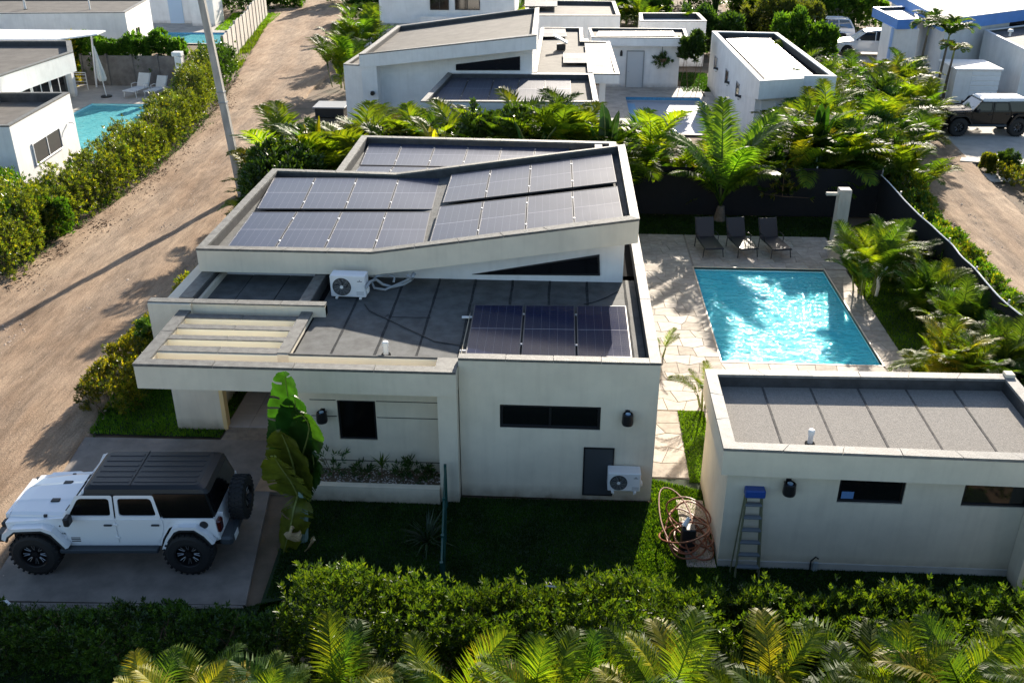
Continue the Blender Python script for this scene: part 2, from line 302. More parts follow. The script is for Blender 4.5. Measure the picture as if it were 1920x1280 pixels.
# ================================================================== SETTING
POOLS=[(4.6,9.06,24.28,31.36),(-27.6,-22.2,43.0,54.9),(-33.6,-26.3,75.6,80.8),(3.6,8.0,49.8,58.4)]
def ground():
    xs=sorted({-600,600,-60,-40,-20,0,20,40,60,*[p[0] for p in POOLS],*[p[1] for p in POOLS]}); ys=sorted({-200,900,0,20,40,60,100,150,*[p[2] for p in POOLS],*[p[3] for p in POOLS]})
    m=MB()
    for i in range(len(xs)-1):
        for j in range(len(ys)-1):
            cx=(xs[i]+xs[i+1])/2; cy=(ys[j]+ys[j+1])/2
            if any(p[0]<cx<p[1] and p[2]<cy<p[3] for p in POOLS): continue
            m.poly([(xs[i],ys[j],-.07),(xs[i+1],ys[j],-.07),(xs[i+1],ys[j+1],-.07),(xs[i],ys[j+1],-.07)])
    struct(m.build('ground','soil'))
ground()
def lerp_poly(P,t):
    d=[0]
    for a,b in zip(P,P[1:]): d.append(d[-1]+math.dist(a,b))
    s=t*d[-1]
    for i in range(len(P)-1):
        if s<=d[i+1] or i==len(P)-2:
            u=(s-d[i])/(d[i+1]-d[i]); return (P[i][0]+(P[i+1][0]-P[i][0])*u,P[i][1]+(P[i+1][1]-P[i][1])*u)
def vnoise(x,y,seed=0):
    def h(i,j): return math.modf(math.sin(i*127.1+j*311.7+seed*74.7)*43758.5453)[0]%1
    i,j=math.floor(x),math.floor(y); u,v=x-i,y-j; u=u*u*(3-2*u); v=v*v*(3-2*v)
    return (h(i,j)*(1-u)+h(i+1,j)*u)*(1-v)+(h(i,j+1)*(1-u)+h(i+1,j+1)*u)*v
def road(name,Lp,Rp,nu,nv,seed=1,rise=.0):
    V=[];F=[];RUT=[]
    for j in range(nv+1):
        l=lerp_poly(Lp,j/nv); r=lerp_poly(Rp,j/nv)
        for i in range(nu+1):
            u=i/nu; x=l[0]+(r[0]-l[0])*u; y=l[1]+(r[1]-l[1])*u
            wob=(vnoise(x*1.3,y*1.3,seed)-.5)*.5 if i in(0,nu) else 0
            z=.012+.05*(vnoise(x*.7,y*.7,seed)-.4)+.03*(vnoise(x*2.3,y*2.3,seed+3)-.5)+.014*(vnoise(x*7,y*7,seed+5)-.5)
            dr=.03*(vnoise(j*.04,3,seed)-.5); ru=sum(math.exp(-((u-c-dr)/.05)**2) for c in(.28,.36,.58,.66)); z-=.03*ru; z+=.03; RUT.append(min(1,ru*.9)*(.35+.65*vnoise(x*.8,y*.5,seed+7)))
            if i in(0,nu): z=-.09
            V.append((x+wob,y,z)); 
    for j in range(nv):
        for i in range(nu): a=j*(nu+1)+i; F.append((a,a+1,a+nu+2,a+nu+1))
    o=npmesh(name,np.array(V),np.array(F),'road_dirt',smooth=True); at=o.data.attributes.new('rut','FLOAT','POINT'); at.data.foreach_set('value',np.array(RUT,dtype=np.float32)); return struct(o)
def road_material():
    m=bpy.data.materials.new('road_dirt'); m.use_nodes=True; nt=m.node_tree; n=nt.nodes; L=nt.links; b=n['Principled BSDF']; b.inputs['Roughness'].default_value=.95; b.inputs['Specular IOR Level'].default_value=.2
    tc=n.new('ShaderNodeTexCoord')
    def noise(sc,det,ro=.6,stretch=(1,1,1),rot=0):
        mp=n.new('ShaderNodeMapping'); mp.inputs[3].default_value=stretch; mp.inputs[2].default_value=(0,0,rot); L.new(tc.outputs['Object'],mp.inputs[0])
        t=n.new('ShaderNodeTexNoise'); t.inputs['Scale'].default_value=sc; t.inputs['Detail'].default_value=det; t.inputs['Roughness'].default_value=ro; L.new(mp.outputs[0],t.inputs[0]); return t.outputs[0]
    a=noise(.35,8,.65,(1,.45,1),.12); c=noise(4.5,9,.72,(1,.16,1),.1); d=noise(28,4)
    r=n.new('ShaderNodeValToRGB'); e=r.color_ramp.elements; e[0].position=.33; e[0].color=(.27,.18,.115,1); e[1].position=.66; e[1].color=(.47,.36,.26,1); L.new(a,r.inputs[0])
    r2=n.new('ShaderNodeValToRGB'); e=r2.color_ramp.elements; e[0].position=.35; e[0].color=(.62,.60,.58,1); e[1].position=.6; e[1].color=(1.12,1.1,1.08,1); L.new(c,r2.inputs[0])
    mx=n.new('ShaderNodeMix'); mx.data_type='RGBA'; mx.blend_type='MULTIPLY'; mx.inputs[0].default_value=.85; L.new(r.outputs[0],mx.inputs[6]); L.new(r2.outputs[0],mx.inputs[7])
    r3=n.new('ShaderNodeValToRGB'); e=r3.color_ramp.elements; e[0].position=.42; e[0].color=(.7,.68,.66,1); e[1].position=.6; e[1].color=(1.1,1.1,1.1,1); L.new(d,r3.inputs[0])
    m2=n.new('ShaderNodeMix'); m2.data_type='RGBA'; m2.blend_type='MULTIPLY'; m2.inputs[0].default_value=.7; L.new(mx.outputs[2],m2.inputs[6]); L.new(r3.outputs[0],m2.inputs[7]); at=n.new('ShaderNodeAttribute'); at.attribute_name='rut'; m3=n.new('ShaderNodeMix'); m3.data_type='RGBA'; m3.blend_type='MULTIPLY'; L.new(at.outputs['Fac'],m3.inputs[0]); L.new(m2.outputs[2],m3.inputs[6]); m3.inputs[7].default_value=(.74,.76,.80,1); L.new(m3.outputs[2],b.inputs['Base Color'])
    ad=n.new('ShaderNodeMath'); ad.operation='MULTIPLY_ADD'; L.new(d,ad.inputs[0]); ad.inputs[1].default_value=.35; L.new(c,ad.inputs[2])
    bp=n.new('ShaderNodeBump'); bp.inputs['Strength'].default_value=.9; bp.inputs['Distance'].default_value=.06; L.new(ad.outputs[0],bp.inputs['Height']); L.new(bp.outputs[0],b.inputs['Normal']); M['road_dirt']=m
road_material()
RL=[(-18.2,4),(-18.5,20),(-18.9,28.7),(-18.9,32.8),(-18.5,36.4),(-18.9,45.4),(-20.0,54.6),(-22.2,65.6),(-28.0,95),(-34,120)]
RR=[(-9.0,4),(-10.6,12),(-11.3,18.4),(-11.8,23),(-12.5,31),(-13.9,39.6),(-15.6,49.8),(-15.6,56.2),(-15.6,66),(-21.0,95),(-24,120)]
road('dirt_road',RL,RR,44,420,1)
road('dirt_road',[(14.2,16),(14.45,28),(15.05,35.2),(15.7,41),(16.9,48)],[(18.2,16),(18.1,30),(18.4,37.2),(19.08,43.9),(19.6,49.5)],26,150,5)
road('dirt_road',[(14.6,80),(14.9,104),(13,160)],[(18.6,80),(18.2,104),(18,160)],14,60,9)
def pebbles(name,Lp,Rp,n,seed,kindlabel,s0=.012,s1=.05):
    rg=np.random.default_rng(seed); V=[];F=[]
    base=np.array([(1,0,0),(0,1,0),(-1,0,0),(0,-1,0),(0,0,.7)]); fc=np.array([(0,1,4),(1,2,4),(2,3,4),(3,0,4)])
    for k in range(n):
        t=rg.random(); l=lerp_poly(Lp,t); r=lerp_poly(Rp,t); u=rg.choice([rg.random(),rg.beta(.35,.35)]); x=l[0]+(r[0]-l[0])*u; y=l[1]+(r[1]-l[1])*u
        s=s0+(s1-s0)*rg.random()**4; a=rg.random()*PI; ca,sa=math.cos(a),math.sin(a); b=base*(s*(.7+.6*rg.random()),s*(.7+.6*rg.random()),s)
        q=np.stack([b[:,0]*ca-b[:,1]*sa+x,b[:,0]*sa+b[:,1]*ca+y,b[:,2]+.005],1); F.append(fc+len(V)*5); V.append(q)
    o=npmesh(name,np.concatenate(V),np.concatenate(F),'gravel'); tag(o,kindlabel,'gravel',kind='stuff')
pebbles('gravel',RL[:7],RR[:7],7000,3,'loose gravel and small stones scattered over the dirt road left of the house')
pebbles('gravel',[(14.3,26),(15.05,35.2),(16.4,46)],[(18.2,30),(18.6,38),(19.6,50)],2600,4,'loose stones on the narrow dirt track at the right edge')
# lawns
def lawn(pts,z=.0): return struct(MB().poly([(x,y,z) for x,y in pts]).build('lawn','grass_base'))
def in_poly(pts,x,y):
    c=np.zeros(len(x),bool); n=len(pts)
    for i in range(n):
        x1,y1=pts[i]; x2,y2=pts[(i+1)%n]
        if y1==y2: continue
        k=((y1>y)!=(y2>y))&(x<(x2-x1)*(y-y1)/(y2-y1)+x1); c^=k
    return c
def grass(pts,dens,h,label,z=.0,w=.008,seed=1,m='grass_blade',patch=0):
    rg=np.random.default_rng(seed); P=np.array(pts); x0,y0=P.min(0); x1,y1=P.max(0); n=int((x1-x0)*(y1-y0)*dens)
    x=rg.uniform(x0,x1,n); y=rg.uniform(y0,y1,n); k=in_poly(pts,x,y); x,y=x[k],y[k]
    if patch:
        kk=np.array([vnoise(a*.9,b*.9,seed)>patch*rg.random() for a,b in zip(x,y)]); x,y=x[kk],y[kk]
    n=len(x); a=rg.uniform(0,2*PI,n); hh=h*rg.uniform(.5,1.3,n); lean=hh*rg.uniform(.1,.8,n); b=rg.uniform(0,2*PI,n); ww=w*rg.uniform(.7,1.6,n)
    V=np.empty((n,3,3)); V[:,0]=np.stack([x-np.cos(a)*ww,y-np.sin(a)*ww,np.full(n,z)],1); V[:,1]=np.stack([x+np.cos(a)*ww,y+np.sin(a)*ww,np.full(n,z)],1)
    V[:,2]=np.stack([x+np.cos(b)*lean,y+np.sin(b)*lean,z+hh],1); F=np.arange(n*3).reshape(n,3)
    o=npmesh('grass',V.reshape(-1,3),F,m); tag(o,label,'grass',kind='stuff')
LF=[(-5.5,12.6),(9.6,12.6),(9.6,15.5),(3.32,15.42),(3.3,17.6),(3.06,21.5),(2.6,21.5),(2.12,18.43),(2.12,17.5),(-5.75,17.4)]
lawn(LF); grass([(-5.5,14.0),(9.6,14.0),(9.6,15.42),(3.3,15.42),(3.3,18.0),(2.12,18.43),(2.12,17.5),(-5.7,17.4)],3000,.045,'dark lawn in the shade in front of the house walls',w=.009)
grass([(1.2,13.8),(3.3,13.8),(3.3,18.0),(2.12,18.43),(2.12,17.5)],1500,.05,'sunlit strip of lawn between the villa corner and the hose coil',seed=14,w=.010,m='grass_sun_tint')  # brighter blades laid over the lawn to paint in the sunlit area
LB=[(3.05,18.3),(3.75,18.3),(3.75,21.5),(3.08,21.5)]; grass(LB,2600,.05,'sunlit patch of lawn between the stone path and the small right building',seed=2,w=.012,m='grass_sun_tint'); lawn(LB,.004)
LT=[(2.3,34.62),(10.4,34.62),(10.6,36.9),(2.3,36.9)]; lawn(LT); grass(LT,900,.06,'lawn strip behind the sun loungers along the black fence',seed=3,w=.02)
LR=[(9.86,21),(12.6,21),(12.3,36.9),(9.95,34.6),(9.75,24)]; lawn(LR,.004); grass(LR,900,.06,'lawn under the palms on the right of the pool',seed=4,w=.02,m='grass_sun_tint')
LL=[(-11.6,19.6),(-8.25,19.6),(-8.3,24),(-12.2,26)]; lawn(LL); grass(LL,1100,.07,'lawn patch beside the entrance pillar',seed=5,w=.016,m='grass_sun_tint')
LJ=[(-11.8,11.0),(-5.1,11.2),(-5.1,14),(-5.9,13.72),(-10.6,13.55),(-11.8,13.5)]; lawn(LJ); grass(LJ,1500,.05,'dark grass strip between the parking slab and the lower hedge',seed=6)
LE=[(-6.9,17.0),(-5.7,17.2),(-5.9,13.8),(-5.3,13.8),(-5.3,19),(-6.8,19)]
# distant lawns
lawn([(-29.5,82),(-25.5,82),(-26.5,92),(-31,92)],.0); grass([(-29.5,82),(-25.5,82),(-26.5,92),(-31,92)],150,.12,'bright lawn behind the far pool',seed=7,w=.05,m='grass_sun_tint')
lawn([(7.2,60),(9.2,60),(9.3,66),(7.4,66)],.0); grass([(7.2,60),(9.2,60),(9.3,66),(7.4,66)],200,.1,'grass patch beside the small white outbuilding',seed=8,w=.04)
lawn([(20.5,40),(26,36),(27,44.3),(21,45.2)],.0); grass([(20.5,40),(26,36),(27,44.3),(21,45.2)],500,.07,'bright lawn below the right hand parking slab',seed=9,w=.03,m='grass_sun_tint')
LV=[(-23.2,64),(-21.9,64),(-26.4,88),(-27.4,88)]; grass(LV,260,.22,'weedy grass along the foot of the concrete fence',z=-.05,seed=10,w=.03,patch=1,m='grass_sun_tint')
LV2=[(-20.0,28),(-18.6,28),(-18.4,40),(-19.0,52),(-21,60),(-22,60)]; grass(LV2,260,.16,'weeds at the edge of the road under the long shrubs',z=-.05,seed=11,w=.02,patch=1.3)
LV3=[(-12.6,19),(-11.1,19),(-12.2,34),(-15.5,52),(-16.6,52),(-13.6,34)]; grass(LV3,200,.1,'sparse weeds along the house side of the road',z=-.04,seed=12,w=.015,patch=1.4)
# patio of irregular stones round the pool
patio=struct(MB().box(2.1,4.60,21.5,34.6,-.06,.004).box(4.60,9.9,31.36,34.6,-.06,.004).box(9.06,9.82,22,31.36,-.06,.004).box(3.6,9.06,20,24.28,-.06,.004).box(2.1,3.07,18.44,21.5,-.06,.004).build('patio','joint'))
def hsh(*k):
    return (math.sin(k[0]*12.9898+k[1]*78.233+k[2]*37.719)*43758.5453)%1
def flag(x0,x1,y0,y1,cw,ch,parent,zt=.022,mats=('stone_a','stone_b','stone_c'),gap=.006,seed=0,jit=.2):
    ny=max(1,round((y1-y0)/ch)); nx=max(1,round((x1-x0)/cw)); ch=(y1-y0)/ny; cw=(x1-x0)/nx
    def V(i2,j):   # lattice at half columns
        x=x0+i2*cw/2; y=y0+j*ch
        jx=(hsh(i2,j,seed)-.5)*cw*jit*2; jy=(hsh(i2,j,seed+9)-.5)*ch*jit*2
        if j in(0,ny): jy=0
        x=min(max(x+jx,x0),x1)
        if i2<=0: x=x0
        if i2>=2*nx: x=x1
        return (x,min(max(y+jy,y0),y1))
    for j in range(ny):
        st=-1 if j%2 else 0
        for i in range(st,2*nx,2):
            ids=[(i,j),(i+1,j),(i+2,j),(i+2,j+1),(i+1,j+1),(i,j+1)]
            P=[]
            for a,b in ids:
                a=min(max(a,0),2*nx); q=V(a,b)
                if not P or math.dist(P[-1],q)>1e-4: P.append(q)
            if len(P)<3 or math.dist(P[0],P[-1])<1e-4: P=P[:-1]
            if len(P)<3: continue
            cx=sum(p[0] for p in P)/len(P); cy=sum(p[1] for p in P)/len(P)
            A=[]; B=[]
            for p in P:
                d=math.dist(p,(cx,cy))+1e-6; A.append((cx+(p[0]-cx)*(1-gap/d),cy+(p[1]-cy)*(1-gap/d))); B.append((cx+(p[0]-cx)*(1-(gap+.01)/d),cy+(p[1]-cy)*(1-(gap+.01)/d)))
            z=zt+(hsh(i,j,5)-.5)*.006; n=len(P); m=MB()
            m.v=[(p[0]-cx,p[1]-cy,-.02) for p in A]+[(p[0]-cx,p[1]-cy,z-.006) for p in A]+[(p[0]-cx,p[1]-cy,z) for p in B]
            m.f=[tuple(range(2*n,3*n))]+[(k,(k+1)%n,n+(k+1)%n,n+k) for k in range(n)]+[(n+k,n+(k+1)%n,2*n+(k+1)%n,2*n+k) for k in range(n)]
            o=m.build('stone',mats[int(hsh(i,j,seed+3)*len(mats)*.999)],parent); o.location=(cx,cy,0)
flag(2.1,4.56,21.5,34.6,.62,.52,patio,seed=1); flag(4.62,9.86,31.42,34.6,.62,.52,patio,seed=2); flag(9.10,9.80,22.2,31.3,.7,.6,patio,seed=3); flag(4.0,9.06,22.6,24.24,.66,.54,patio,seed=4); flag(2.12,3.05,18.46,21.46,.93,.6,patio,seed=5)
mat('coping_stone',(.56,.43,.31),.45,var=.12,vs=3,bump=.15,bs=20)
def pool(rect,depth,mw,floor,wall,band,edge,wz=-.10):
    x0,x1,y0,y1=rect
    b=MB(); b.poly([(x0,y0,-depth),(x1,y0,-depth),(x1,y1,-depth),(x0,y1,-depth)]); struct(b.build('pool_floor',floor))
    w=MB(); P=[(x0,y0),(x1,y0),(x1,y1),(x0,y1)]
    for i in range(4): a=P[i];c=P[(i+1)%4]; w.poly([(a[0],a[1],-depth),(a[0],a[1],-.16),(c[0],c[1],-.16),(c[0],c[1],-depth)])
    struct(w.build('pool_wall',wall))
    t=MB()
    for i in range(4): a=P[i];c=P[(i+1)%4]; t.poly([(a[0],a[1],-.16),(a[0],a[1],.01),(c[0],c[1],.01),(c[0],c[1],-.16)])
    struct(t.build('tile_band',band))
    e=MB(); k=.05 if edge=='coping_stone' else .3
    for a,b_,c,d in((x0-k,x1+k,y1,y1+k),(x0-k,x1+k,y0-k,y0),(x0-k,x0,y0,y1),(x1,x1+k,y0,y1)): e.box(a,b_,c,d,.0,.034,.008)
    struct(e.build('pool_edge',edge))
    if mw:
        nx,ny=int((x1-x0)*14),int((y1-y0)*14); V=[];F=[]
        for j in range(ny+1):
            for i in range(nx+1):
                x=x0+(x1-x0)*i/nx; y=y0+(y1-y0)*j/ny; wv=.015*(vnoise(x*2.2+y*.3,y*4.6,2)-.5)+.008*(vnoise(x*5.2,y*9.4-x,4)-.5)
                V.append((x,y,wz+wv))
        for j in range(ny):
            for i in range(nx): a=j*(nx+1)+i; F.append((a,a+1,a+nx+2,a+nx+1))
        struct(npmesh('pool_water',np.array(V),np.array(F),mw,smooth=True))
pool(POOLS[0],1.25,'water','pool_floor','pool_plaster','pool_plaster','coping_stone')
# shallow bench shelf inside the main pool
struct(MB().box(5.6,9.06,28.6,31.36,-1.25,-.55).build('pool_ledge','pool_plaster'))
pool(POOLS[1],1.0,'water_far','pool_plaster','pool_plaster','pool_plaster','concrete_pale')
pool(POOLS[2],1.0,'water_far','pool_plaster','pool_plaster','pool_tile','concrete_pale')
pool(POOLS[3],1.0,None,'cover_grey','cover_grey','pool_tile','concrete_pale')
struct(MB().box(3.6,8.0,49.8,58.4,-.6,-.28).build('pool_cover','cover_grey')); struct(MB().box(3.6,4.15,49.8,57.6,-.28,-.2).build('pool_step','blue_step') if 'blue_step' in M else MB().box(3.6,4.1,49.8,57.6,-.28,-.2).build('pool_step',mat('blue_step',(.22,.42,.62),.6)))
# slabs
slab=struct(MB().prism([(-11.62,19.4),(-10.9,13.62),(-5.83,13.77),(-6.72,19.5)][::-1],-.06,.025).build('driveway','concrete'))
struct(MB().prism([(-11.3,13.4),(-10.4,13.6),(-5.9,13.78),(-5.83,13.7),(-11.4,13.3)],-.06,.012).build('driveway_edge','concrete'))
path=struct(MB().box(-8.2,-5.55,17.4,20.0,-.06,.018).build('path','joint')); flag(-6.75,-5.5,17.4,20.0,.6,.5,path,zt=.038,mats=('tile_brown',),seed=8,jit=.03,gap=.008)
porch=struct(MB().box(-8.25,-5.4,20.0,23,-.06,.05).build('porch_floor','joint'))
for i in range(5):
    for j in range(5): o=MB().box(0,.56,0,.56,0,.016,.004).build('floor_tile','tile_pale',porch); o.location=(-8.22+i*.57,20.02+j*.57,.05)
struct(MB().box(-30.5,-22.9,43,59.8,-.06,.0).box(-22.2,-20.9,43,58,-.06,.0).build('deck','concrete_pale') if False else MB().box(-30.6,-27.9,43,59.8,-.06,.03).box(-27.9,-21.9,55.2,59.8,-.06,.03).build('deck','concrete_pale'))
struct(MB().box(-37,-26.3,81.1,86,-.06,.03).box(-38,-33.9,72,81,-.06,.03).build('deck','concrete_old'))
struct(MB().box(1.2,3.3,44,61.5,-.06,.03).box(3.3,8.4,58.7,61.5,-.06,.03).box(8.3,9.3,49,60,-.06,.03).build('patio_far','concrete_old'))
drive2=struct(MB().prism([(18.95,45.6),(26,44.0),(27,56),(19.9,53.2)],-.06,.03).build('driveway','concrete_pale'))
struct(MB().prism([(18.5,68),(30,66),(30,79),(18.5,79)],-.06,.02).build('driveway','concrete_old'))
# ================================================================== BUILDINGS
def offset_in(P,th):
    n=len(P); out=[]
    for i in range(n):
        a=Vector(P[i-1]).to_2d(); b=Vector(P[i]).to_2d(); c=Vector(P[(i+1)%n]).to_2d()
        d1=(b-a).normalized(); d2=(c-b).normalized(); n1=Vector((-d1.y,d1.x)); n2=Vector((-d2.y,d2.x))
        k=1+n1.dot(n2); m=(n1+n2)/max(k,.2); out.append((b.x+m.x*th,b.y+m.y*th))
    return out
mat('membrane_dark',(.045,.047,.05),.6,var=.25,vs=4,bump=.4,bs=60)
def block(parent,P,zb,zt,th=.2,drop=.3,wall='stucco',cop='coping',roof='membrane',step=1.0,soffit=False,quads=None,cth=.025,skip=(),roofname='roof',jointy=True):
    """building volume on a ccw footprint P with parapet; zt per vertex"""
    n=len(P); zt=list(zt) if hasattr(zt,'__len__') else [zt]*n; zb=list(zb) if hasattr(zb,'__len__') else [zb]*n; I=offset_in(P,th)
    quads=quads or [tuple(range(n))]
    m=MB(); vs=[(*P[i],zb[i]) for i in range(n)]+[(*P[i],zt[i]) for i in range(n)]+[(*I[i],zt[i]) for i in range(n)]+[(*I[i],zt[i]-drop-.04) for i in range(n)]
    fs=[]
    for i in range(n):
        j=(i+1)%n; fs+= [(i,j,n+j,n+i),(n+i,n+j,2*n+j,2*n+i),(2*n+i,2*n+j,3*n+j,3*n+i)]
    if soffit: fs+=[tuple(reversed(q)) for q in quads]
    m.add(vs,fs); w=m.build('wall',wall,parent); fm=MB(); I2=offset_in(I,.004); fm.add([(*I2[i],zt[i]-.002) for i in range(n)]+[(*I2[i],zt[i]-drop-.03) for i in range(n)],[(i,(i+1)%n,n+(i+1)%n,n+i) for i in range(n)]); fm.build('flashing','membrane_dark' if cop else wall,parent)
    r=MB(); r.add([(*I[i],zt[i]-drop) for i in range(n)],[tuple(q) for q in quads]); r.build(roofname,roof,parent)
    if cop:
        for i in range(n):
            if i in skip: continue
            j=(i+1)%n; L=math.dist(P[i],P[j]); k=max(1,round(L/step)); 
            for s in range(k):
                a,b=s/k,(s+1)/k; g=.006/L if jointy else 0
                a2=a+(g if s else 0); b2=b-(g if s<k-1 else 0)
                # mitred ends by interpolating outer and inner edges
                o1=Vector((*P[i],zt[i])).lerp(Vector((*P[j],zt[j])),a2); o2=Vector((*P[i],zt[i])).lerp(Vector((*P[j],zt[j])),b2)
                i1=Vector((*I[i],zt[i])).lerp(Vector((*I[j],zt[j])),a2); i2=Vector((*I[i],zt[i])).lerp(Vector((*I[j],zt[j])),b2)
                nr=(o1-i1); nr.z=0; nr.normalize(); o1+=nr*.012; o2+=nr*.012; i1-=nr*.012; i2-=nr*.012
                c=o1.copy(); dz=random.uniform(0,.006); q=MB()
                t1=cth+dz; t2=cth+random.uniform(0,.006)
                pts=[o1,o2,i2,i1]; q.v=[tuple(p-c+Vector((0,0,-.03 if k_ in(0,1,2,3) else 0))) for k_,p in enumerate(pts)]+[tuple(p-c+Vector((0,0,t))) for p,t in zip(pts,(t1,t2,t2,t1))]
                q.f=[(3,2,1,0),(4,5,6,7),(0,1,5,4),(1,2,6,5),(2,3,7,6),(3,0,4,7)]
                o=q.build('coping',cop,parent); o.location=c
    return w,I
def wallface(m,P0,U,V,w,h,holes,depth,nrm):
    """wall rectangle from P0 along unit U (w) and V (h) with recessed openings (u0,u1,v0,v1)"""
    P0,U,V,N=map(Vector,(P0,U,V,nrm)); us=sorted({0,w,*[q for hh in holes for q in hh[:2]]}); vs=sorted({0,h,*[q for hh in holes for q in hh[2:]]})
    for i in range(len(us)-1):
        for j in range(len(vs)-1):
            cu=(us[i]+us[i+1])/2; cv=(vs[j]+vs[j+1])/2
            if any(a<cu<b and c<cv<d for a,b,c,d in holes): continue
            m.poly([tuple(P0+U*a+V*b) for a,b in((us[i],vs[j]),(us[i+1],vs[j]),(us[i+1],vs[j+1]),(us[i],vs[j+1]))])
    for a,b,c,d in holes:
        q=[P0+U*a+V*c,P0+U*b+V*c,P0+U*b+V*d,P0+U*a+V*d]
        for k in range(4): p1,p2=q[k],q[(k+1)%4]; m.poly([tuple(p1),tuple(p1-N*depth),tuple(p2-N*depth),tuple(p2)])
def window(parent,P0,U,V,w,h,nrm,fr=.05,mull=(),frame='black_metal',glass='glass_dark',label=None,th=.05):
    """frame + panes lying in a wall plane"""
    P0,U,V,N=map(Vector,(P0,U,V,nrm)); o=MB(); mx=Matrix((U,V,N)).transposed().to_4x4(); mx.translation=P0
    o.box(0,w,0,fr,0,th,.006).box(0,w,h-fr,h,0,th,.006).box(0,fr,fr,h-fr,0,th,.006).box(w-fr,w,fr,h-fr,0,th,.006)
    for q in mull: o.box(q-fr*.45,q+fr*.45,fr,h-fr,0,th*.9)
    o.xf(mx); f=o.build('window',frame,parent); xs=[fr]+[q for q in mull]+[w-fr]
    for a,b in zip(xs,xs[1:]):
        g=MB().box(a+.004,b-.004,fr,h-fr,th*.2,th*.45); g.xf(mx); g.build('pane',glass,f)
    if label: f['label']=label
    return f
X_,Z_,NF=(1,0,0),(0,0,1),(0,-1,0)
H=thing('villa','grey and cream flat roofed villa with solar panels on its sloping upper roof','house',(0,0,0))
# ---- lower box at the front right
def ring_top(parent,pts,th,z,cop='coping',step=1.0,skip=(),cth=.025):
    pass
A=[(-2.09,17.55),(2.09,17.55),(2.09,28.4),(-2.09,28.4)]
ROOFZ=3.14
m=MB()
wallface(m,(-2.09,17.55,0),X_,Z_,4.18,3.42,[(.86,3.0,1.79,2.36)],.12,NF)
m.poly([(2.09,17.55,0),(2.09,28.4,0),(2.09,28.4,3.42),(2.09,17.55,3.42)]); m.poly([(-2.09,20.2,0),(-2.09,17.55,0),(-2.09,17.55,3.42),(-2.09,17.9,3.42),(-2.09,17.9,3.27),(-2.09,20.2,3.27)])
m.poly([(1.88,17.75,3.42),(1.88,28.4,3.42),(1.88,28.4,3.1),(1.88,17.75,3.1)][::-1]); m.poly([(-2.09,17.75,3.42),(1.88,17.75,3.42),(1.88,17.75,3.1),(-2.09,17.75,3.1)])
m.poly([(-2.09,17.55,3.42),(2.09,17.55,3.42),(1.88,17.75,3.42),(-2.09,17.75,3.42)]); m.poly([(2.09,17.55,3.42),(2.09,28.4,3.42),(1.88,28.4,3.42),(1.88,17.75,3.42)])
m.box(-1.35,1.05,17.67,17.75,1.6,2.5)
for q in ((1.865,1.878,17.77,28.2,3.1,3.415),(-2.05,1.86,17.755,17.768,3.1,3.415),(-8.665,-8.65,20.22,22.9,3.1,3.4),(-8.6,-6.12,20.21,20.222,3.1,3.4),(-6.12,-6.105,20.22,22.9,3.1,3.4),(-5.855,-5.84,20.22,22.9,3.1,3.41)): MB().box(*q).build('flashing','membrane_dark',H)
m.build('wall','stucco',H)
window(H,(-1.23,17.62,1.79),X_,Z_,2.14,.57,NF,.06,(1.07,),glass='glass_dark')
# lower roof field : membrane sheets lapped in one metre strips
roofstruct=MB().box(-5.9,-2.1,17.901,22.9,3.0,ROOFZ-.012).box(-2.1,1.88,17.75,22.9,3.0,ROOFZ-.012).box(-8.6,-6.0,20.2,22.9,3.0,ROOFZ-.012).box(1.3,1.88,22.5,28.4,3.0,ROOFZ-.012); roofstruct.build('roof','bitumen',H)
xs=[-5.72,-4.9,-3.95,-3.05,-2.14,-1.2,-.27,.66,1.6,1.88]
for i,(a,b) in enumerate(zip(xs,xs[1:])):
    z=ROOFZ+(.004 if i%2 else .0)
    o=MB().box(a+.012,b-.028,17.93 if a<-2.0 else 17.76,22.6,ROOFZ-.012,z,.003).build('roof_sheet','membrane',H)
    if b<1.8:
        sm=MB(); pts=[]; 
        for k in range(24):
            y=17.95+k*.2; w=.022+.014*vnoise(y*3,i*7.,3); pts.append((b-.01-w,y,ROOFZ+.0062)); 
        L=[(b-.012-.02-.022*vnoise(y*2.5,i*5,1),y) for y in np.linspace(17.96,22.58,26)]; Rr=[(b-.012+.018+.022*vnoise(y*2.5,i*5,8),y) for y in np.linspace(17.96,22.58,26)]
        for k in range(25): sm.poly([(*L[k],ROOFZ+.0065),(*Rr[k],ROOFZ+.0065),(*Rr[k+1],ROOFZ+.0065),(*L[k+1],ROOFZ+.0065)])
        sm.build('seam','seam_grey',H)
for i,(a,b) in enumerate([(-8.58,-7.9),(-7.88,-6.95),(-6.93,-6.02)]): MB().box(a,b,20.3,22.6,ROOFZ-.012,ROOFZ+.004*(i%2),.003).build('roof_sheet','membrane',H)
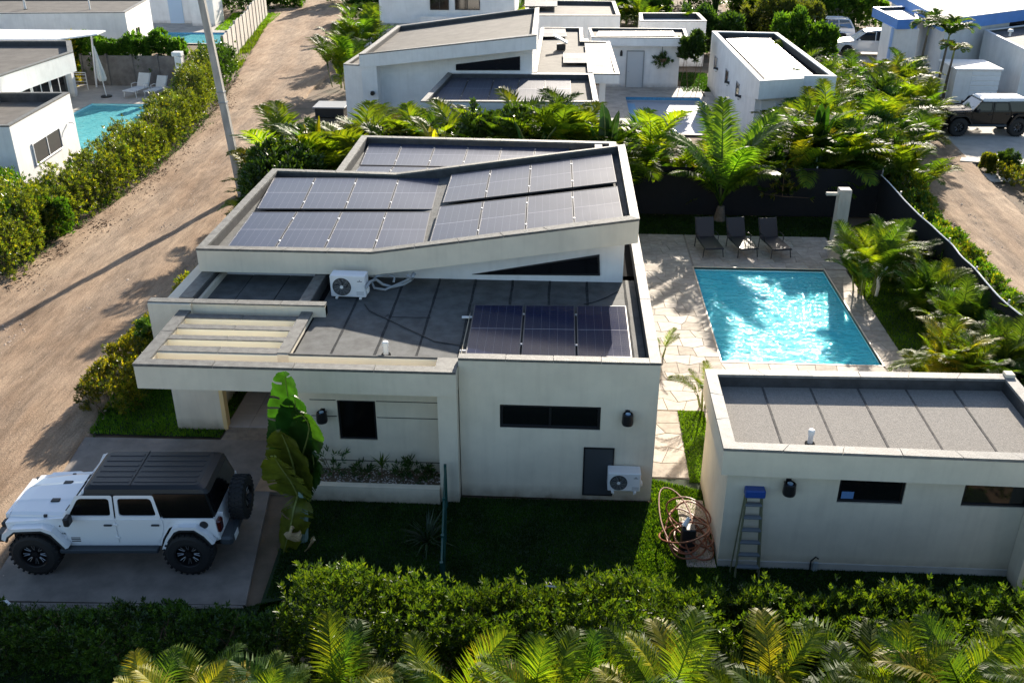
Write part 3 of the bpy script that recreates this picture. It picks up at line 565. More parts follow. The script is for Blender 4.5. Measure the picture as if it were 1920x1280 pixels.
def coprun(parent,p,q,w,z0,z1,step=1.0,mat_='coping',nm='coping',t=.025,hang=.03):
    """coping pieces on a wall run from p to q (outer line), width w to its left"""
    p=Vector(p).to_3d();q=Vector(q).to_3d(); L=(q-p).length; d=(q-p)/L; nrm=Vector((-d.y,d.x,0)); k=max(1,round(L/step))
    for s in range(k):
        a=p+d*(L*s/k+(.006 if s else 0)); b=p+d*(L*(s+1)/k-(.006 if s<k-1 else 0)); za=z0+(z1-z0)*s/k; zb=z0+(z1-z0)*(s+1)/k
        dz=random.uniform(0,.008); pts=[(a.x-nrm.x*.012,a.y-nrm.y*.012,za),(b.x-nrm.x*.012,b.y-nrm.y*.012,zb),(b.x+nrm.x*(w+.012),b.y+nrm.y*(w+.012),zb),(a.x+nrm.x*(w+.012),a.y+nrm.y*(w+.012),za)]
        m=MB(); m.v=[(x-a.x,y-a.y,z-hang-za) for x,y,z in pts]+[(x-a.x,y-a.y,z+t+dz-za) for x,y,z in pts]; m.f=[(3,2,1,0),(4,5,6,7),(0,1,5,4),(1,2,6,5),(2,3,7,6),(3,0,4,7)]
        o=m.build(nm,mat_,parent); o.location=(a.x,a.y,za)
coprun(H,(-2.09,17.55),(1.86,17.55),.2,3.42,3.42,1.0); coprun(H,(2.09,17.54),(2.09,28.3),.21,3.42,3.42,1.05)
# ---- porch : fascia beam, pergola slats, planter wall
m=MB()
m.box(-8.87,-2.11,17.24,17.46,2.69,3.25)           # front fascia beam
m.box(-8.87,-8.62,17.46,20.2,2.69,3.25)            # left beam
m.box(-6.0,-5.76,17.86,20.25,2.69,3.25)            # right beam beside the roof
m.box(-8.62,-2.11,17.885,17.9,2.80,3.22)             # back of the long slot
m.build('porch_beam','stucco',H)
for k,(a,b) in enumerate([(17.9,18.17),(18.49,18.69),(19.03,19.24),(19.57,19.79)]):
    if k==0: a=17.903
    MB().box(-8.62,-6.0,a,b,2.78,3.225).build('pergola_slat','cream',H)
    coprun(H,(-8.62,a+.014),(-6.0,a+.014),b-a-.028,3.235,3.235,1.25,t=.012,hang=.008)
MB().box(-8.62,-6.0,20.2,20.23,2.78,3.24).box(-8.62,-2.57,17.868,17.883,2.81,3.222).build('cream_face','cream',H)
coprun(H,(-8.88,17.24),(-2.11,17.24),.22,3.25,3.25,1.7); coprun(H,(-8.62,17.48),(-8.62,20.15),.25,3.25,3.25,1.3); coprun(H,(-5.76,17.9),(-5.76,20.2),.24,3.25,3.25,2.4)
MB().box(-5.76,-2.1,17.886,17.93,3.224,3.262).build('roof_sheet','membrane',H)
MB().box(-2.56,-2.1,17.47,17.88,2.7,3.25).box(-2.52,-2.11,17.27,18.02,0,2.69).build('porch_column','stucco',H)
MB().box(-2.56,-2.1,17.48,17.88,3.25,3.27).build('coping','coping',H)
# planter recess wall with reveals
m=MB(); wallface(m,(-5.45,18.02,0),X_,Z_,2.93,2.9,[(.60,1.45,1.07,2.08)],.15,NF); 
for z in (.52,1.67,2.08): pass
m.box(-5.45,-2.55,18.2,18.24,0,2.9); m.build('wall','stucco',H)
for q in ((-5.45,-2.53,.52),(-5.45,-4.87,1.67),(-3.98,-2.53,1.67),(-5.45,-4.87,2.08),(-3.98,-2.53,2.08)): MB().box(q[0],q[1],18.012,18.022,q[2]-.008,q[2]+.008).build('wall_groove','print_black',H)
window(H,(-4.84,18.09,1.08),X_,Z_,.83,.99,NF,.035,(),glass='glass_black')
MB().box(-5.6,-2.1,17.47,17.795,2.705,2.72).box(-5.75,-2.2,17.9,20.3,2.70,2.74).build('ceiling','stucco',H)
MB().box(-5.45,-2.53,17.17,17.33,0,.40).box(-5.45,-5.31,17.33,18.0,0,.40).build('planter_wall','stucco',H)
MB().box(-5.31,-2.53,17.33,18.0,0,.30).build('planter_soil','soil',H)
# entrance pillar, side wall, back wall of the porch
MB().box(-9.43,-8.27,19.95,20.18,0,2.69).build('entrance_pillar','stucco',H); MB().box(-8.27,-8.17,19.95,20.18,0,2.69).build('pillar_edge','cream_pillar',H)
MB().box(-5.72,-5.45,18.02,22.9,0,2.69).box(-8.3,-5.6,22.9,23.0,0,2.9).build('wall','stucco',H)
MB().box(-7.9,-7.0,22.86,22.9,0.05,2.15).build('door','wood',H)
# left room parapets and side stub
MB().box(-9.62,-8.6,19.92,20.24,1.3,3.42).build('side_wall','stucco',H)
MB().box(-9.40,-8.58,20.24,28.4,0,3.3).box(-8.98,-8.68,20.24,21.95,3.0,3.42).box(-6.1,-5.86,20.2,22.0,3.0,3.42).box(-8.68,-5.45,20.0,20.2,2.69,3.42).build('wall','stucco',H)
coprun(H,(-8.68,20.26),(-8.68,22.3),.3,3.42,3.42,1.0); coprun(H,(-5.86,20.2),(-5.86,22.3),.24,3.42,3.42,2.0); coprun(H,(-9.64,20.0),(-5.45,20.0),.2,3.42,3.42,1.05,hang=.012)
MB().box(-5.8,-5.45,20.02,20.22,3.14,3.40,.01).build('parapet_end','bitumen',H)
# ---- wedge roof block
PW=[(-9.03,21.8),(-4.66,21.8),(1.82,21.8),(1.80,28.5),(-5.1,28.5),(-9.05,28.7)]; ZW=[4.06,4.06,5.04,5.04,4.06,4.06]
QW=[(0,1,4,5),(1,2,3,4)]
block(H,PW,[z-.59 for z in ZW],ZW,.2,.26,'stucco','coping',roof='membrane',soffit=True,quads=QW,roofname='upper_roof')
PWw=[(-8.6,22.45),(-4.6,22.45),(1.55,22.45),(1.55,28.3),(-5.0,28.3),(-8.6,28.3)]; Zc=[3.5,3.5,4.42,4.42,3.5,3.5]
MB().prism(PWw,[3.0]*6,Zc).build('upper_wall','stucco_white',H)
# triangular clerestory window
def tri_window(parent,a,b,c,y,fr='black_metal'):
    P=[(a[0],a[1]),(b[0],b[1]),(c[0],c[1])]; I=offset_in(P,.045); m=MB(); n=3
    m.v=[(p[0],y,p[1]) for p in P]+[(p[0],y-.04,p[1]) for p in P]+[(p[0],y-.04,p[1]) for p in I]+[(p[0],y-.005,p[1]) for p in I]
    for i in range(3): j=(i+1)%3; m.f+=[(i,j,n+j,n+i),(n+i,n+j,2*n+j,2*n+i),(2*n+i,2*n+j,3*n+j,3*n+i)]
    f=m.build('window',fr,parent); MB().poly([(p[0],y-.012,p[1]) for p in I]).build('pane','glass_black',f); return f
ta=GY(885,514,22.44); tb=GY(1125,516,22.44); tc_=GY(1124,477,22.44)
tri_window(H,(ta.x,ta.z),(tb.x,tb.z),(tc_.x,tc_.z),22.448)
# ---- rear block with its own panels
block(H,[(-9.0,28.72),(1.75,28.72),(1.75,33.1),(-7.3,33.5)] if False else [(-7.15,28.72),(1.76,28.56),(1.78,33.1),(-7.2,33.5)],0,[3.9,3.9,3.9,3.9],.22,.3,'stucco','coping',skip=(0,))
MB().box(1.05,1.3,31.2,33.0,3.58,3.9).build('wall','stucco',H)
# ---- right hand pool house
K=thing('pool_house','low grey flat roofed outbuilding with two dark windows and a ladder against it','outbuilding')
g=[G(1358,842,2.9),G(1990,866,2.9),G(1955,722,2.9),G(1322,694,2.9)]
p0,p3=G(1358,842,2.9),G(1322,694,2.9); p2=G(1897,703,2.9); d=(p2-p3); p1=p0+(G(1920,864,2.9)-p0).normalized()*d.length*1.0
PK=[(p0.x,p0.y),(p1.x,p1.y),(p2.x,p2.y),(p3.x,p3.y)]
block(K,PK,2.33,2.9,.22,.28,'stucco','coping_pale',soffit=True,roofname='roof',roof='bitumen')
IK=offset_in(PK,.22)
def mix2(a,b,t): return (a[0]+(b[0]-a[0])*t,a[1]+(b[1]-a[1])*t)
nst=6
for i in range(nst):
    a=i/nst; b=(i+1)/nst; g_=.008/6; q=[mix2(IK[0],IK[1],a+g_),mix2(IK[0],IK[1],b-g_*2.2),mix2(IK[3],IK[2],b-g_*2.2),mix2(IK[3],IK[2],a+g_)]
    MB().prism(q,2.61,2.632+(.004 if i%2 else 0)).build('roof_sheet','membrane_pale',K) if 'membrane_pale' in M else MB().prism(q,2.61,2.632).build('roof_sheet',mat('membrane_pale',(.25,.232,.21),.85,var=.2,vs=34,bump=.8,bs=60,detail=10,spec=.3),K)
for i in range(1,nst):
    q=[mix2(IK[0],IK[1],i/nst-.006),mix2(IK[0],IK[1],i/nst+.001),mix2(IK[3],IK[2],i/nst+.001),mix2(IK[3],IK[2],i/nst-.006)]; MB().prism(q,2.62,2.642).build('seam','seam_pale',K)
kx0,kx1,ky=3.27,p1.x-.2,15.45
m=MB(); wallface(m,(kx0,ky,0),X_,Z_,kx1-kx0,2.36,[(5.39-kx0,6.63-kx0,1.62,2.2),(7.72-kx0,9.1-kx0,1.63,2.2)],.12,NF)
m.poly([(kx0,ky,0),(kx0,ky,2.36),(kx0,18.3,2.36),(kx0,18.3,0)]); m.poly([(kx1,ky,0),(kx1,18.3,0),(kx1,18.3,2.36),(kx1,ky,2.36)]); m.poly([(kx0,18.3,0),(kx0,18.3,2.36),(kx1,18.3,2.36),(kx1,18.3,0)])
m.build('wall','stucco',K)
MB().box(kx0,kx1,ky-.03,ky,0,.16).build('plinth','stucco_grey',K); MB().prism([(8.92,15.0),(9.2,15.0),(9.2,15.44),(8.92,15.44)],0,2.33).build('pier','stucco',K)
w1=window(K,(5.39,ky+.08,1.62),X_,Z_,1.24,.58,NF,.045,()); window(K,(7.72,ky+.08,1.63),X_,Z_,1.38,.57,NF,.045,())
MB().box(5.47,5.70,ky+.03,ky+.035,1.70,1.86).build('sticker','sticker',w1)
MB().box(3.28,3.36,15.455,15.52,2.2,2.34).build('soffit_vent','black_metal',K)
# ================================================================== SOLAR PANELS
mat('frame_grey',(.10,.10,.11),.45,metal=.5)
def panel_quad(name_,P,label,cat='solar panel',group=None,glass='pv_glass',n_=Vector((0,0,1)),th=.035,clamps=True,flip=False):
    """P: 4 world corners ccw seen from above (front-left, front-right, back-right, back-left)"""
    P=[Vector(p) for p in P]; c=sum(P,Vector())/4; root=thing('solar_panel',label,cat,c,0,group)
    nr=(P[1]-P[0]).cross(P[3]-P[0]).normalized(); Q=[p-c for p in P]; f=.022
    def ins(k): 
        ctr=Vector((0,0,0)); u=(Q[1]-Q[0]).normalized(); v=(Q[3]-Q[0]).normalized(); s=[(1,1),(-1,1),(-1,-1),(1,-1)]; return [Q[i]+u*k*s[i][0]+v*k*s[i][1] for i in range(4)]
    I=ins(f); m=MB(); t=nr*th; n=4
    m.v=[tuple(p-t) for p in Q]+[tuple(p) for p in Q]+[tuple(p) for p in I]+[tuple(p-nr*.006) for p in I]
    for i in range(4): j=(i+1)%4; m.f+=[(i,j,n+j,n+i),(n+i,n+j,2*n+j,2*n+i),(2*n+i,2*n+j,3*n+j,3*n+i)]
    m.f.append((3,2,1,0)); m.build('frame','frame_grey',root)
    MB().poly([tuple(p-nr*.005) for p in I]).build('glass',glass,root,uv=[(0,0),(1,0),(1,1),(0,1)])
    return root
def bil(P,u,v): return P[0].lerp(P[1],u).lerp(P[3].lerp(P[2],u),v)
def array(P,nx,ny,labf,group,glass='pv_glass',gx=.02,gy=.02,skip=(),rowgap=0,clamp=True):
    P=[Vector(p) for p in P]; W_=(P[1]-P[0]).length; D_=(P[3]-P[0]).length; nr=(P[1]-P[0]).cross(P[3]-P[0]).normalized()
    for j in range(ny):
        h=(1-rowgap*(ny-1)/D_)/ny; v0=j*(h+rowgap/D_); v1=v0+h
        for i in range(nx):
            if (i,j) in skip: continue
            a,b=i/nx+gx/2/W_,(i+1)/nx-gx/2/W_; c,d=v0+gy/2/D_,v1-gy/2/D_
            r=panel_quad('solar_panel',[bil(P,a,c),bil(P,b,c),bil(P,b,d),bil(P,a,d)],labf(i,j),group=group,glass=glass)
            if clamp and i<nx-1:
                cen=r.location
                for vv in (.2,.8):
                    p=bil(P,(i+1)/nx,v0+(v1-v0)*vv)-cen; q=MB().box(-.022,.022,-.035,.035,-.02,.012,.004); q.v=[tuple(Vector(z)+p) for z in q.v]; q.build('clamp','alu',r)
def wplane_pts(px): # on the sloped part of the wedge roof
    s=(5.04-4.06)/(1.82+4.66+.2); nr=(-s,0,1); out=[]
    for x,y in px: out.append(GP(x,y,(-4.78,25,4.06-.07),nr))
    return out
zl=4.0
array([G(422,466,zl),G(793,466,zl),G(808,397,zl),G(473,397,zl)],4,1,lambda i,j:f'{ORD[i]} solar panel from the left in the front row of the left upper roof array','upper roof solar panels')
array([G(481,391,zl),G(811,392,zl),G(826,334,zl),G(513,333,zl)],4,1,lambda i,j:f'{ORD[i]} solar panel from the left in the back row of the left upper roof array','upper roof solar panels')
q=wplane_pts([(803,459),(1170,411),(1158,349),(824,387)]); array(q,4,1,lambda i,j:f'{ORD[i]} solar panel from the left in the front row of the tilted right array','upper roof solar panels')
q=wplane_pts([(829,380),(1157,341),(1147,288),(846,327)]); array(q,4,1,lambda i,j:f'{ORD[i]} solar panel from the left in the back row of the tilted right array','upper roof solar panels')
array([G(675,309,3.72),G(1060,316,3.72),G(1069,273,3.72),G(692,268,3.72)],6,1,lambda i,j:f'{ORD[i]} solar panel from the left on the rear roof behind the wedge','rear roof solar panels')
array([G(640,352,3.72),G(1050,358,3.72),G(1060,318,3.72),G(674,311,3.72)],6,1,lambda i,j:f'{ORD[i]} half hidden solar panel from the left in the nearer rear roof row','rear roof solar panels',skip=((3,0),(4,0),(5,0)))
array([G(871,663,3.24),G(1187,670,3.24),G(1175,573,3.24),G(888,571,3.24)],3,1,lambda i,j:('left','middle','right')[i]+' one of the three dark solar panels on the lower roof','lower roof solar panels',glass='pv_glass_low',gx=.04)
# rails that stick out at the left of the lower three
for px,py in ((866,594),(862,657)):
    p=G(px,py,3.2); tag(MB().box(p.x,p.x+.35,p.y-.03,p.y+.03,3.17,3.215,.008).build('mounting_rail','white_metal'),('rear' if py<620 else 'front')+' white rail end poking out left of the lower roof panels','rail')
# ================================================================== NEIGHBOURING BUILDINGS
def xy(p): return (p.x,p.y)
H2=thing('neighbour_villa','white villa with a sloping grey roof and triangular window behind the palms','house')
PL=[(-6.2,41.2),(1.42,41.5),(1.3,47.7),(-5.75,47.55)]
block(H2,PL,0,3.42,.22,.28,'stucco_white','coping_pale',roof='membrane_far',step=2.5,skip=(2,))
F1,F2=GY(673,103,46.6),GY(1006,67,46.6); B1=G(745,49,F1.z); B2=G(1011,15,F2.z)
PWd=[xy(F1),xy(F2),xy(B2),xy(B1)]; fh=.62
block(H2,PWd,[F1.z-fh,F2.z-fh,F2.z-fh,F1.z-fh],[F1.z,F2.z,F2.z,F1.z],.22,.22,'stucco_white','coping_pale',roof='membrane_far',soffit=True,step=3,roofname='sloping_roof')
a=GY(712,126,47.5).x; b=GY(998,100,47.5).x
MB().prism([(F1.x+.05,46.65),(a,46.65),(a,47.6),(b,47.6),(b,56),(F1.x+.05,56)],0,[F1.z-fh,F1.z-fh+.1,F1.z-fh+.1,F2.z-fh-.05,F2.z-fh-.05,F1.z-fh]).build('wall','stucco_white',H2)
q=[GY(855,131,47.58),GY(975,131,47.58),GY(975,107,47.58),GY(855,122,47.58)]
MB().poly([(p.x,47.56,p.z) for p in q]).build('pane','glass_black',H2); 
MB().tube([(p.x,47.55,p.z) for p in q],.03,4,close=True).build('window','black_metal',H2)
block(H2,[(-10.9,47.6),(F1.x-.02,47.4),(F1.x+.3,56),(-10.3,56)],0,[3.75,3.75,3.75,3.75],.18,.12,'stucco_white','coping_pale',roof='membrane_far',step=4)
block(H2,[(1.3,47.72),(2.6,47.72),(2.45,57.2),(0.95,57.2),(0.95,62.2),(-1.62,62.2),(-1.62,47.72)],[2.95]*7,[3.4]*7,.2,.16,'stucco_white','coping',roof='membrane_far',soffit=True,step=2.5,skip=(6,))
MB().box(1.65,1.95,47.9,48.2,0,2.95).box(1.0,1.3,50,61,0,2.95).box(-1.6,1.0,60.8,61,0,2.95).build('wall','stucco_white',H2)
tag(MB().cyl((F1.x+.55,46.6,2.6),(F1.x+.55,46.45,2.6),.10,n=10).box(F1.x+.47,F1.x+.63,46.42,46.62,2.55,2.7,.02).build('wall_lamp','black_metal'),'black lamp on the left shaded wall of the white neighbouring villa','wall lamp')
zz=3.22
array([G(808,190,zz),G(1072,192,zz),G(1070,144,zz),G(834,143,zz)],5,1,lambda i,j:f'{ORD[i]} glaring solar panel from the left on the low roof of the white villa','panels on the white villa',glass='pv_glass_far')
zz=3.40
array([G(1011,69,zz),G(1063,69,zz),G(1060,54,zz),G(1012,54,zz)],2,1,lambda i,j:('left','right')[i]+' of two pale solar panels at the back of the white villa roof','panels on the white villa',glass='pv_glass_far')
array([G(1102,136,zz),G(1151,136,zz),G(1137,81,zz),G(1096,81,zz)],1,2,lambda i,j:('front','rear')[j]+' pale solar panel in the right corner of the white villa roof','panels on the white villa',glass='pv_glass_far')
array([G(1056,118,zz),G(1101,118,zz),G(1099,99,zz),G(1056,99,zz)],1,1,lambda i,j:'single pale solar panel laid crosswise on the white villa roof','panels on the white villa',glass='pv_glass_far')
p=G(1052,93,3.28); t=thing('roof_fan','small white fan unit tilted on the white villa roof','fan unit',p); MB().box(-.25,.25,-.2,.2,0,.3,.02).build('base','black_plastic',t); w=MB().box(-.42,.42,-.28,.28,0,.09,.02); w.xf(Matrix.Translation((-.05,.1,.5))@Matrix.Rotation(R(28),4,'Y')); w.build('cover','white_plastic',t)
# outbuilding with door
O=thing('outbuilding','small white outbuilding with a grey door and a hanging basket','outbuilding')
block(O,[(1.5,60.5),(7.32,60.5),(7.5,64.2),(1.35,64.2)],[2.62]*4,[3.1]*4,.16,.14,'stucco_white','coping_pale',roof='membrane_far',soffit=True,step=6)
MB().box(2.5,6.95,61.1,63.9,0,2.62).build('wall','stucco_white',O)
a,b=GY(1177,96,61.08),GY(1203,165,61.08); d=MB().box(a.x-.05,b.x+.3,61.05,61.1,.02,2.22).build('door','grey_door',O) if 'grey_door' in M else MB().box(a.x,a.x+.98,61.05,61.1,.03,2.2,.01).build('door',mat('grey_door',(.55,.57,.58),.5),O)
MB().box(a.x-.06,a.x,61.02,61.1,0,2.26).box(a.x+.98,a.x+1.04,61.02,61.1,0,2.26).box(a.x,a.x+.98,61.02,61.1,2.2,2.26).build('door_frame','grey_metal',O); MB().cyl((a.x+.1,61.05,1),(a.x+.1,60.97,1),.03).build('handle','chrome',d)
p=GY(1165,101,61); tag(MB().box(p.x-.08,p.x+.08,60.98,61.09,p.z-.15,p.z+.12,.02).cyl((p.x,60.98,p.z+.12),(p.x,60.98,p.z+.2),.05,n=8).build('wall_lamp','black_metal'),'black lantern left of the grey outbuilding door','wall lamp')
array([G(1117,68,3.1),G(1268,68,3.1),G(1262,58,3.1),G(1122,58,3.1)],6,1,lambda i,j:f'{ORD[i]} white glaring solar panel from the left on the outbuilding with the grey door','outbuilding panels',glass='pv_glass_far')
# annex
AX=thing('annex','narrow white annex with a long array of pale solar panels on its roof','outbuilding')
za=3.35; pts=[G(1425,153,za),G(1507,148,za),G(1507,143,za),G(1569,144,za),G(1458,62,za),G(1335,59,za)]
PA=[xy(p) for p in pts]
block(AX,PA,[za-.85,za-.85,za-.75,za-.75,0,0],[za]*6,.24,.34,'stucco_white','stucco_white',roof='bitumen',soffit=False,step=20,jointy=False,cth=.02)
fy=PA[0][1]+.7
x0=PA[0][0]+.02; x1=PA[3][0]-.05; bx=PA[5][0]+.02; 
MB().prism([(x0,fy),(x1,fy+.3),(PA[4][0]-.05,PA[4][1]-.05),(bx,PA[5][1]-.05)],0,[za-.6]*4).build('wall','stucco_white',AX)
MB().prism([PA[0],PA[1],PA[2],PA[3],(x1,fy+.5),(x0,fy+.5)],[za-.86]*6,[za-.84]*6).build('soffit','stucco_white',AX)
wa=Vector((x0,fy,0)); wb=Vector((bx,PA[5][1]-.05,0)); Uw=(wb-wa).normalized(); Nw=Vector((-abs(Uw.y),Uw.x if Uw.x<0 else -Uw.x,0)); Nw=Vector((-Uw.y,Uw.x,0)); 
Lw=(wb-wa).length
for f in (.28,.52,.80):
    c=wa+Uw*(Lw*f); window(AX,c+Vector((0,0,1.45))-Nw*0+Nw*.01,Uw,Z_,.95,.8,Nw,.06,(),frame='grey_metal',glass='glass_dark')
for f,k in ((.28,'nearest'),(.52,'middle'),(.80,'farthest')):
    c=wa+Uw*(Lw*f-.35)+Nw*.12; t=thing('wall_light',f'{k} small white spotlight beside a window of the white annex','wall lamp',(c.x,c.y,1.7)); MB().box(-.1,.1,-.08,.08,-.1,.1,.02).build('bracket','white_plastic',t); MB().cyl((-.15,0,.08),(.15,-.1,0),.07,n=8).build('lamp_head','black_plastic',t)
dx=GY(1424,215,fy).x; fr=window(AX,(dx,fy-.02,.2),X_,Z_,.75,2.1,NF,.09,(),frame='white_metal',glass='white_plastic')
for z in (.45,.95,1.45): MB().box(dx+.1,dx+.65,fy-.06,fy-.03,z+.1,z+.42).build('pane','glass_black',fr)
MB().box(dx-.12,dx+1.35,fy-.015,fy-.003,.1,2.45).build('door_surround','stucco_white',AX)
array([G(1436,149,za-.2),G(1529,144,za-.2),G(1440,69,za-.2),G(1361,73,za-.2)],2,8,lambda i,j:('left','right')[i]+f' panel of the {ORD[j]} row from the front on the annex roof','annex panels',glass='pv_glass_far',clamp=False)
# blue trimmed house
BH=thing('blue_trim_house','white house with a bright blue roof edge in the upper right corner','house')
zb=4.0; P=[G(1770,37,zb),G(2050,2,zb),G(1990,-25,zb),G(1660,-22,zb)]; PB=[xy(p) for p in P]
block(BH,PB,zb-.72,zb,.12,.05,'blue_paint','white_metal',roof='roof_white' if 'roof_white' in M else mat('roof_white',(.55,.54,.52),.6,var=.08,vs=1).name,soffit=True,step=40,cth=.015)
ins=offset_in(PB,.55); MB().prism(ins,0,zb-.7).build('wall','stucco_white',BH)
zc=3.5; P=[G(1684,37,zc),G(1722,36,zc),G(1716,12,zc),G(1637,14,zc)]; PC=[xy(p) for p in P]
block(BH,PC,zc-.62,zc,.14,.2,'blue_paint','white_metal',roof='roof_white',soffit=True,step=40,cth=.015)
c0=G(1660,138,0); MB().prism([(c0.x,c0.y),(c0.x+1.6,c0.y-.3),(c0.x+1.6,c0.y+2.4),(c0.x,c0.y+2.4)],0,zc-.6).build('wall','stucco_white',BH)
MB().prism([(c0.x-.08,c0.y-.06),(c0.x+.06,c0.y-.08),(c0.x+.06,c0.y+.1),(c0.x-.08,c0.y+.1)],0,zc-.6).build('corner_trim','blue_pale' if 'blue_pale' in M else mat('blue_pale',(.38,.52,.78),.6).name,BH)
w0=G(1846,57,3.0); w1=G(1935,95,3.0); 
block(BH,[(w0.x,w0.y),(w1.x-.3,w1.y),(w1.x+9,w1.y+2),(w0.x+9,w0.y+6)],0,3.0,.15,.15,'stucco_white','white_metal',roof='membrane',step=40)
MB().box(w0.x+2.3,w0.x+7,w0.y+2.4,w0.y+2.5,2.9,3.9).build('window','glass_black',BH)
p=GY(1868,103,w0.y-1.2); tag(MB().box(p.x-.12,p.x+.02,p.y-.1,p.y+.1,p.z-.25,p.z+.25,.03).build('wall_lamp','black_metal'),'slim black lamp on the white wall above the black vehicle','wall lamp')
p=G(1893,68,3.05); t=thing('roof_vent','white mushroom vent on the low roof edge at the right','vent',p); MB().cyl((0,0,0),(0,0,.25),.06).build('pipe','white_plastic',t); MB().lathe([(0,.42),(.12,.40),(.17,.33),(.17,.25),(0,.22)],'z',n=12).build('cap','white_plastic',t)
for i in range(8):
    a=i/8; q=[bil(P_,u,v) for P_ in [[G(1775,34,4.02),G(1925,16,4.02),G(1895,-6,4.02),G(1712,6,4.02)]] for u,v in ((a+.004,.02),(a+.121,.02),(a+.121,.98),(a+.004,.98))]
    panel_quad('solar_panel',q,f'{ORD[i]} pale panel from the left on the blue edged roof',group='panels on the blue edged roof',glass='pv_glass_far')
wb_=G(1760,192,0); t=thing('tank_enclosure','white louvred tank enclosure beside the two slim palms','enclosure',(wb_.x,wb_.y,0)); w=MB().box(.6,3.1,-.2,2.6,0,1.9).build('wall','stucco_white',t); MB().box(.5,3.2,-.3,2.7,1.9,1.99,.01).build('lid','white_metal',t)
for k in range(6): MB().box(1.5,3.12,-.235,-.2,.2+k*.28,.42+k*.28,.01).build('slat','white_metal',t)
# ------- left hand villas
LV_=thing('left_villa','grey and white low villa block at the left edge with a sliding window','house')
z3=3.2; P=[G(17,237,z3),G(130,174,z3),G(-260,174,z3),G(-330,237,z3)]
block(LV_,[xy(p) for p in P],0,z3,.2,.38,'stucco_white','coping',roof='membrane_far',step=2.5)
U=(P[1]-P[0]).normalized(); N=Vector((U.y,-U.x,0)); a=P[0]; 
def onw(px,py):
    return GP(px,py,tuple(a),tuple(N))
A1,A2=onw(66,305),onw(118,280); A3=onw(66,278)
uu=(A2-P[0]).dot(U); u0=(A1-P[0]).dot(U)
fr=window(LV_,Vector((a.x,a.y,0))+U*u0+N*.01+Vector((0,0,1.15)),U,Z_,max(1.6,uu-u0),.95,N,.06,(max(1.6,uu-u0)/2,),frame='white_metal',glass='glass_grey' if 'glass_grey' in M else mat('glass_grey',(.12,.115,.11),.15).name)
p=onw(127,230); t=thing('wall_spout','short white spout on the side wall of the left villa','spout',(p.x+.05,p.y,p.z)); MB().tube([(0,0,0),(.18,0,.02),(.24,0,-.08)],.035,6).build('pipe','white_plastic',t)
# long terraced roofs behind it
LM=thing('terrace_villa','white villa with stepped grey roofs and a row of glazed terrace doors','house')
zt=3.5
P=[G(-40,178,zt),G(85,117,zt),G(60,115,zt),G(-150,116,zt)]
block(LM,[xy(G(-140,230,zt)),xy(G(84,118,zt)),xy(G(70,114,zt)),xy(G(-200,114,zt))],[2.75]*4,[zt]*4,.25,.22,'stucco_white','coping',roof='membrane_far',soffit=True,step=2.5)
z4=3.9
block(LM,[xy(G(-20,150,z4)),xy(G(137,98,z4)),xy(G(133,77,z4)),xy(G(-200,77,z4))],[2.95]*4,[z4]*4,.25,.25,'stucco_white','coping',roof='membrane_far',soffit=True,step=2.5)
cor=G(-20,222,2.75) ; e0=G(128,172,0); 
wl=[G(20,178,1.8),G(128,160,0)]
gx0=-29.6; MB().box(-36,gx0-.05,44.5,57.5,0,2.76).build('wall','stucco_white',LM)
for k in range(5): 
    y=46.2+k*2.05; d=window(LM,(gx0,y,.06),(0,1,0),Z_,1.95,2.4,(1,0,0),.07,(.97,),frame='white_metal',glass='glass_dark')
MB().box(gx0-.02,gx0+.28,56.5,56.8,0,3.0).build('column','stucco_white',LM)
z5=3.35; P=[G(135,90,z5),G(172,74,z5),G(-60,72,z5),G(-60,76,z5)]
cv=MB(); 
cp=[G(100,84,z5),G(172,76,z5),G(160,73,z5),G(-120,70,z5),G(-120,74,z5)]
cv.prism([(-38,56.2),(-29.6,56.6),(-28.2,58.4),(-28.3,59.8),(-38,59.8)],z5-.05,z5+.03).build('canopy_roof','white_metal',LM)
MB().cyl((-29.3,59.3,0),(-28.9,59.1,z5),.06,n=8).build('canopy_post','white_metal',LM)
rl=thing('railing','white metal terrace railing beside the closed parasol','railing',(-31.9,58.6,0))
for z in (.3,.5,.7,.9): MB().box(0,2.4,-.015,.015,z,z+.03).build('rail','white_metal',rl)
for x in (0,1.2,2.37): MB().box(x,x+.04,-.02,.02,0,1.05).build('post','white_metal',rl)
MB().box(0,2.4,-.025,.025,1.02,1.07).build('handrail','white_metal',rl)
# far left house
FL=thing('far_left_house','long white house with a grey roof beside the upper left pool','house')
z6=3.6; P=[G(-60,26,z6),G(234,24,z6),G(279,-2,z6),G(-60,-2,z6)]
block(FL,[xy(p) for p in P],0,z6,.22,.1,'stucco_white','coping_pale',roof='membrane_far',step=30)
pf=P[1]; 
def wf(px,py): return GY(px,py,pf.y)
a=wf(53,70); b=wf(88,61); window(FL,(a.x,pf.y-.01,a.z-.15),X_,Z_,b.x-a.x,.75,NF,.06,((b.x-a.x)/2,)); a=wf(-5,70); window(FL,(a.x,pf.y-.01,a.z-.1),X_,Z_,1.0,.75,NF,.06,())
U=(P[2]-P[1]).normalized(); N=Vector((U.y,-U.x,0)); window(FL,Vector((pf.x,pf.y,1.2))+U*2.2+N*.02,U,Z_,.8,1.1,N,.07,())
MB().cyl((-33,68,3.5),(-33,68,4.2),.05,n=6).build('vent_pipe','white_plastic',FL)
WB=thing('white_garage_block','tall white block with a pale blue door beyond the upper left pool','building'); zz0=85.6
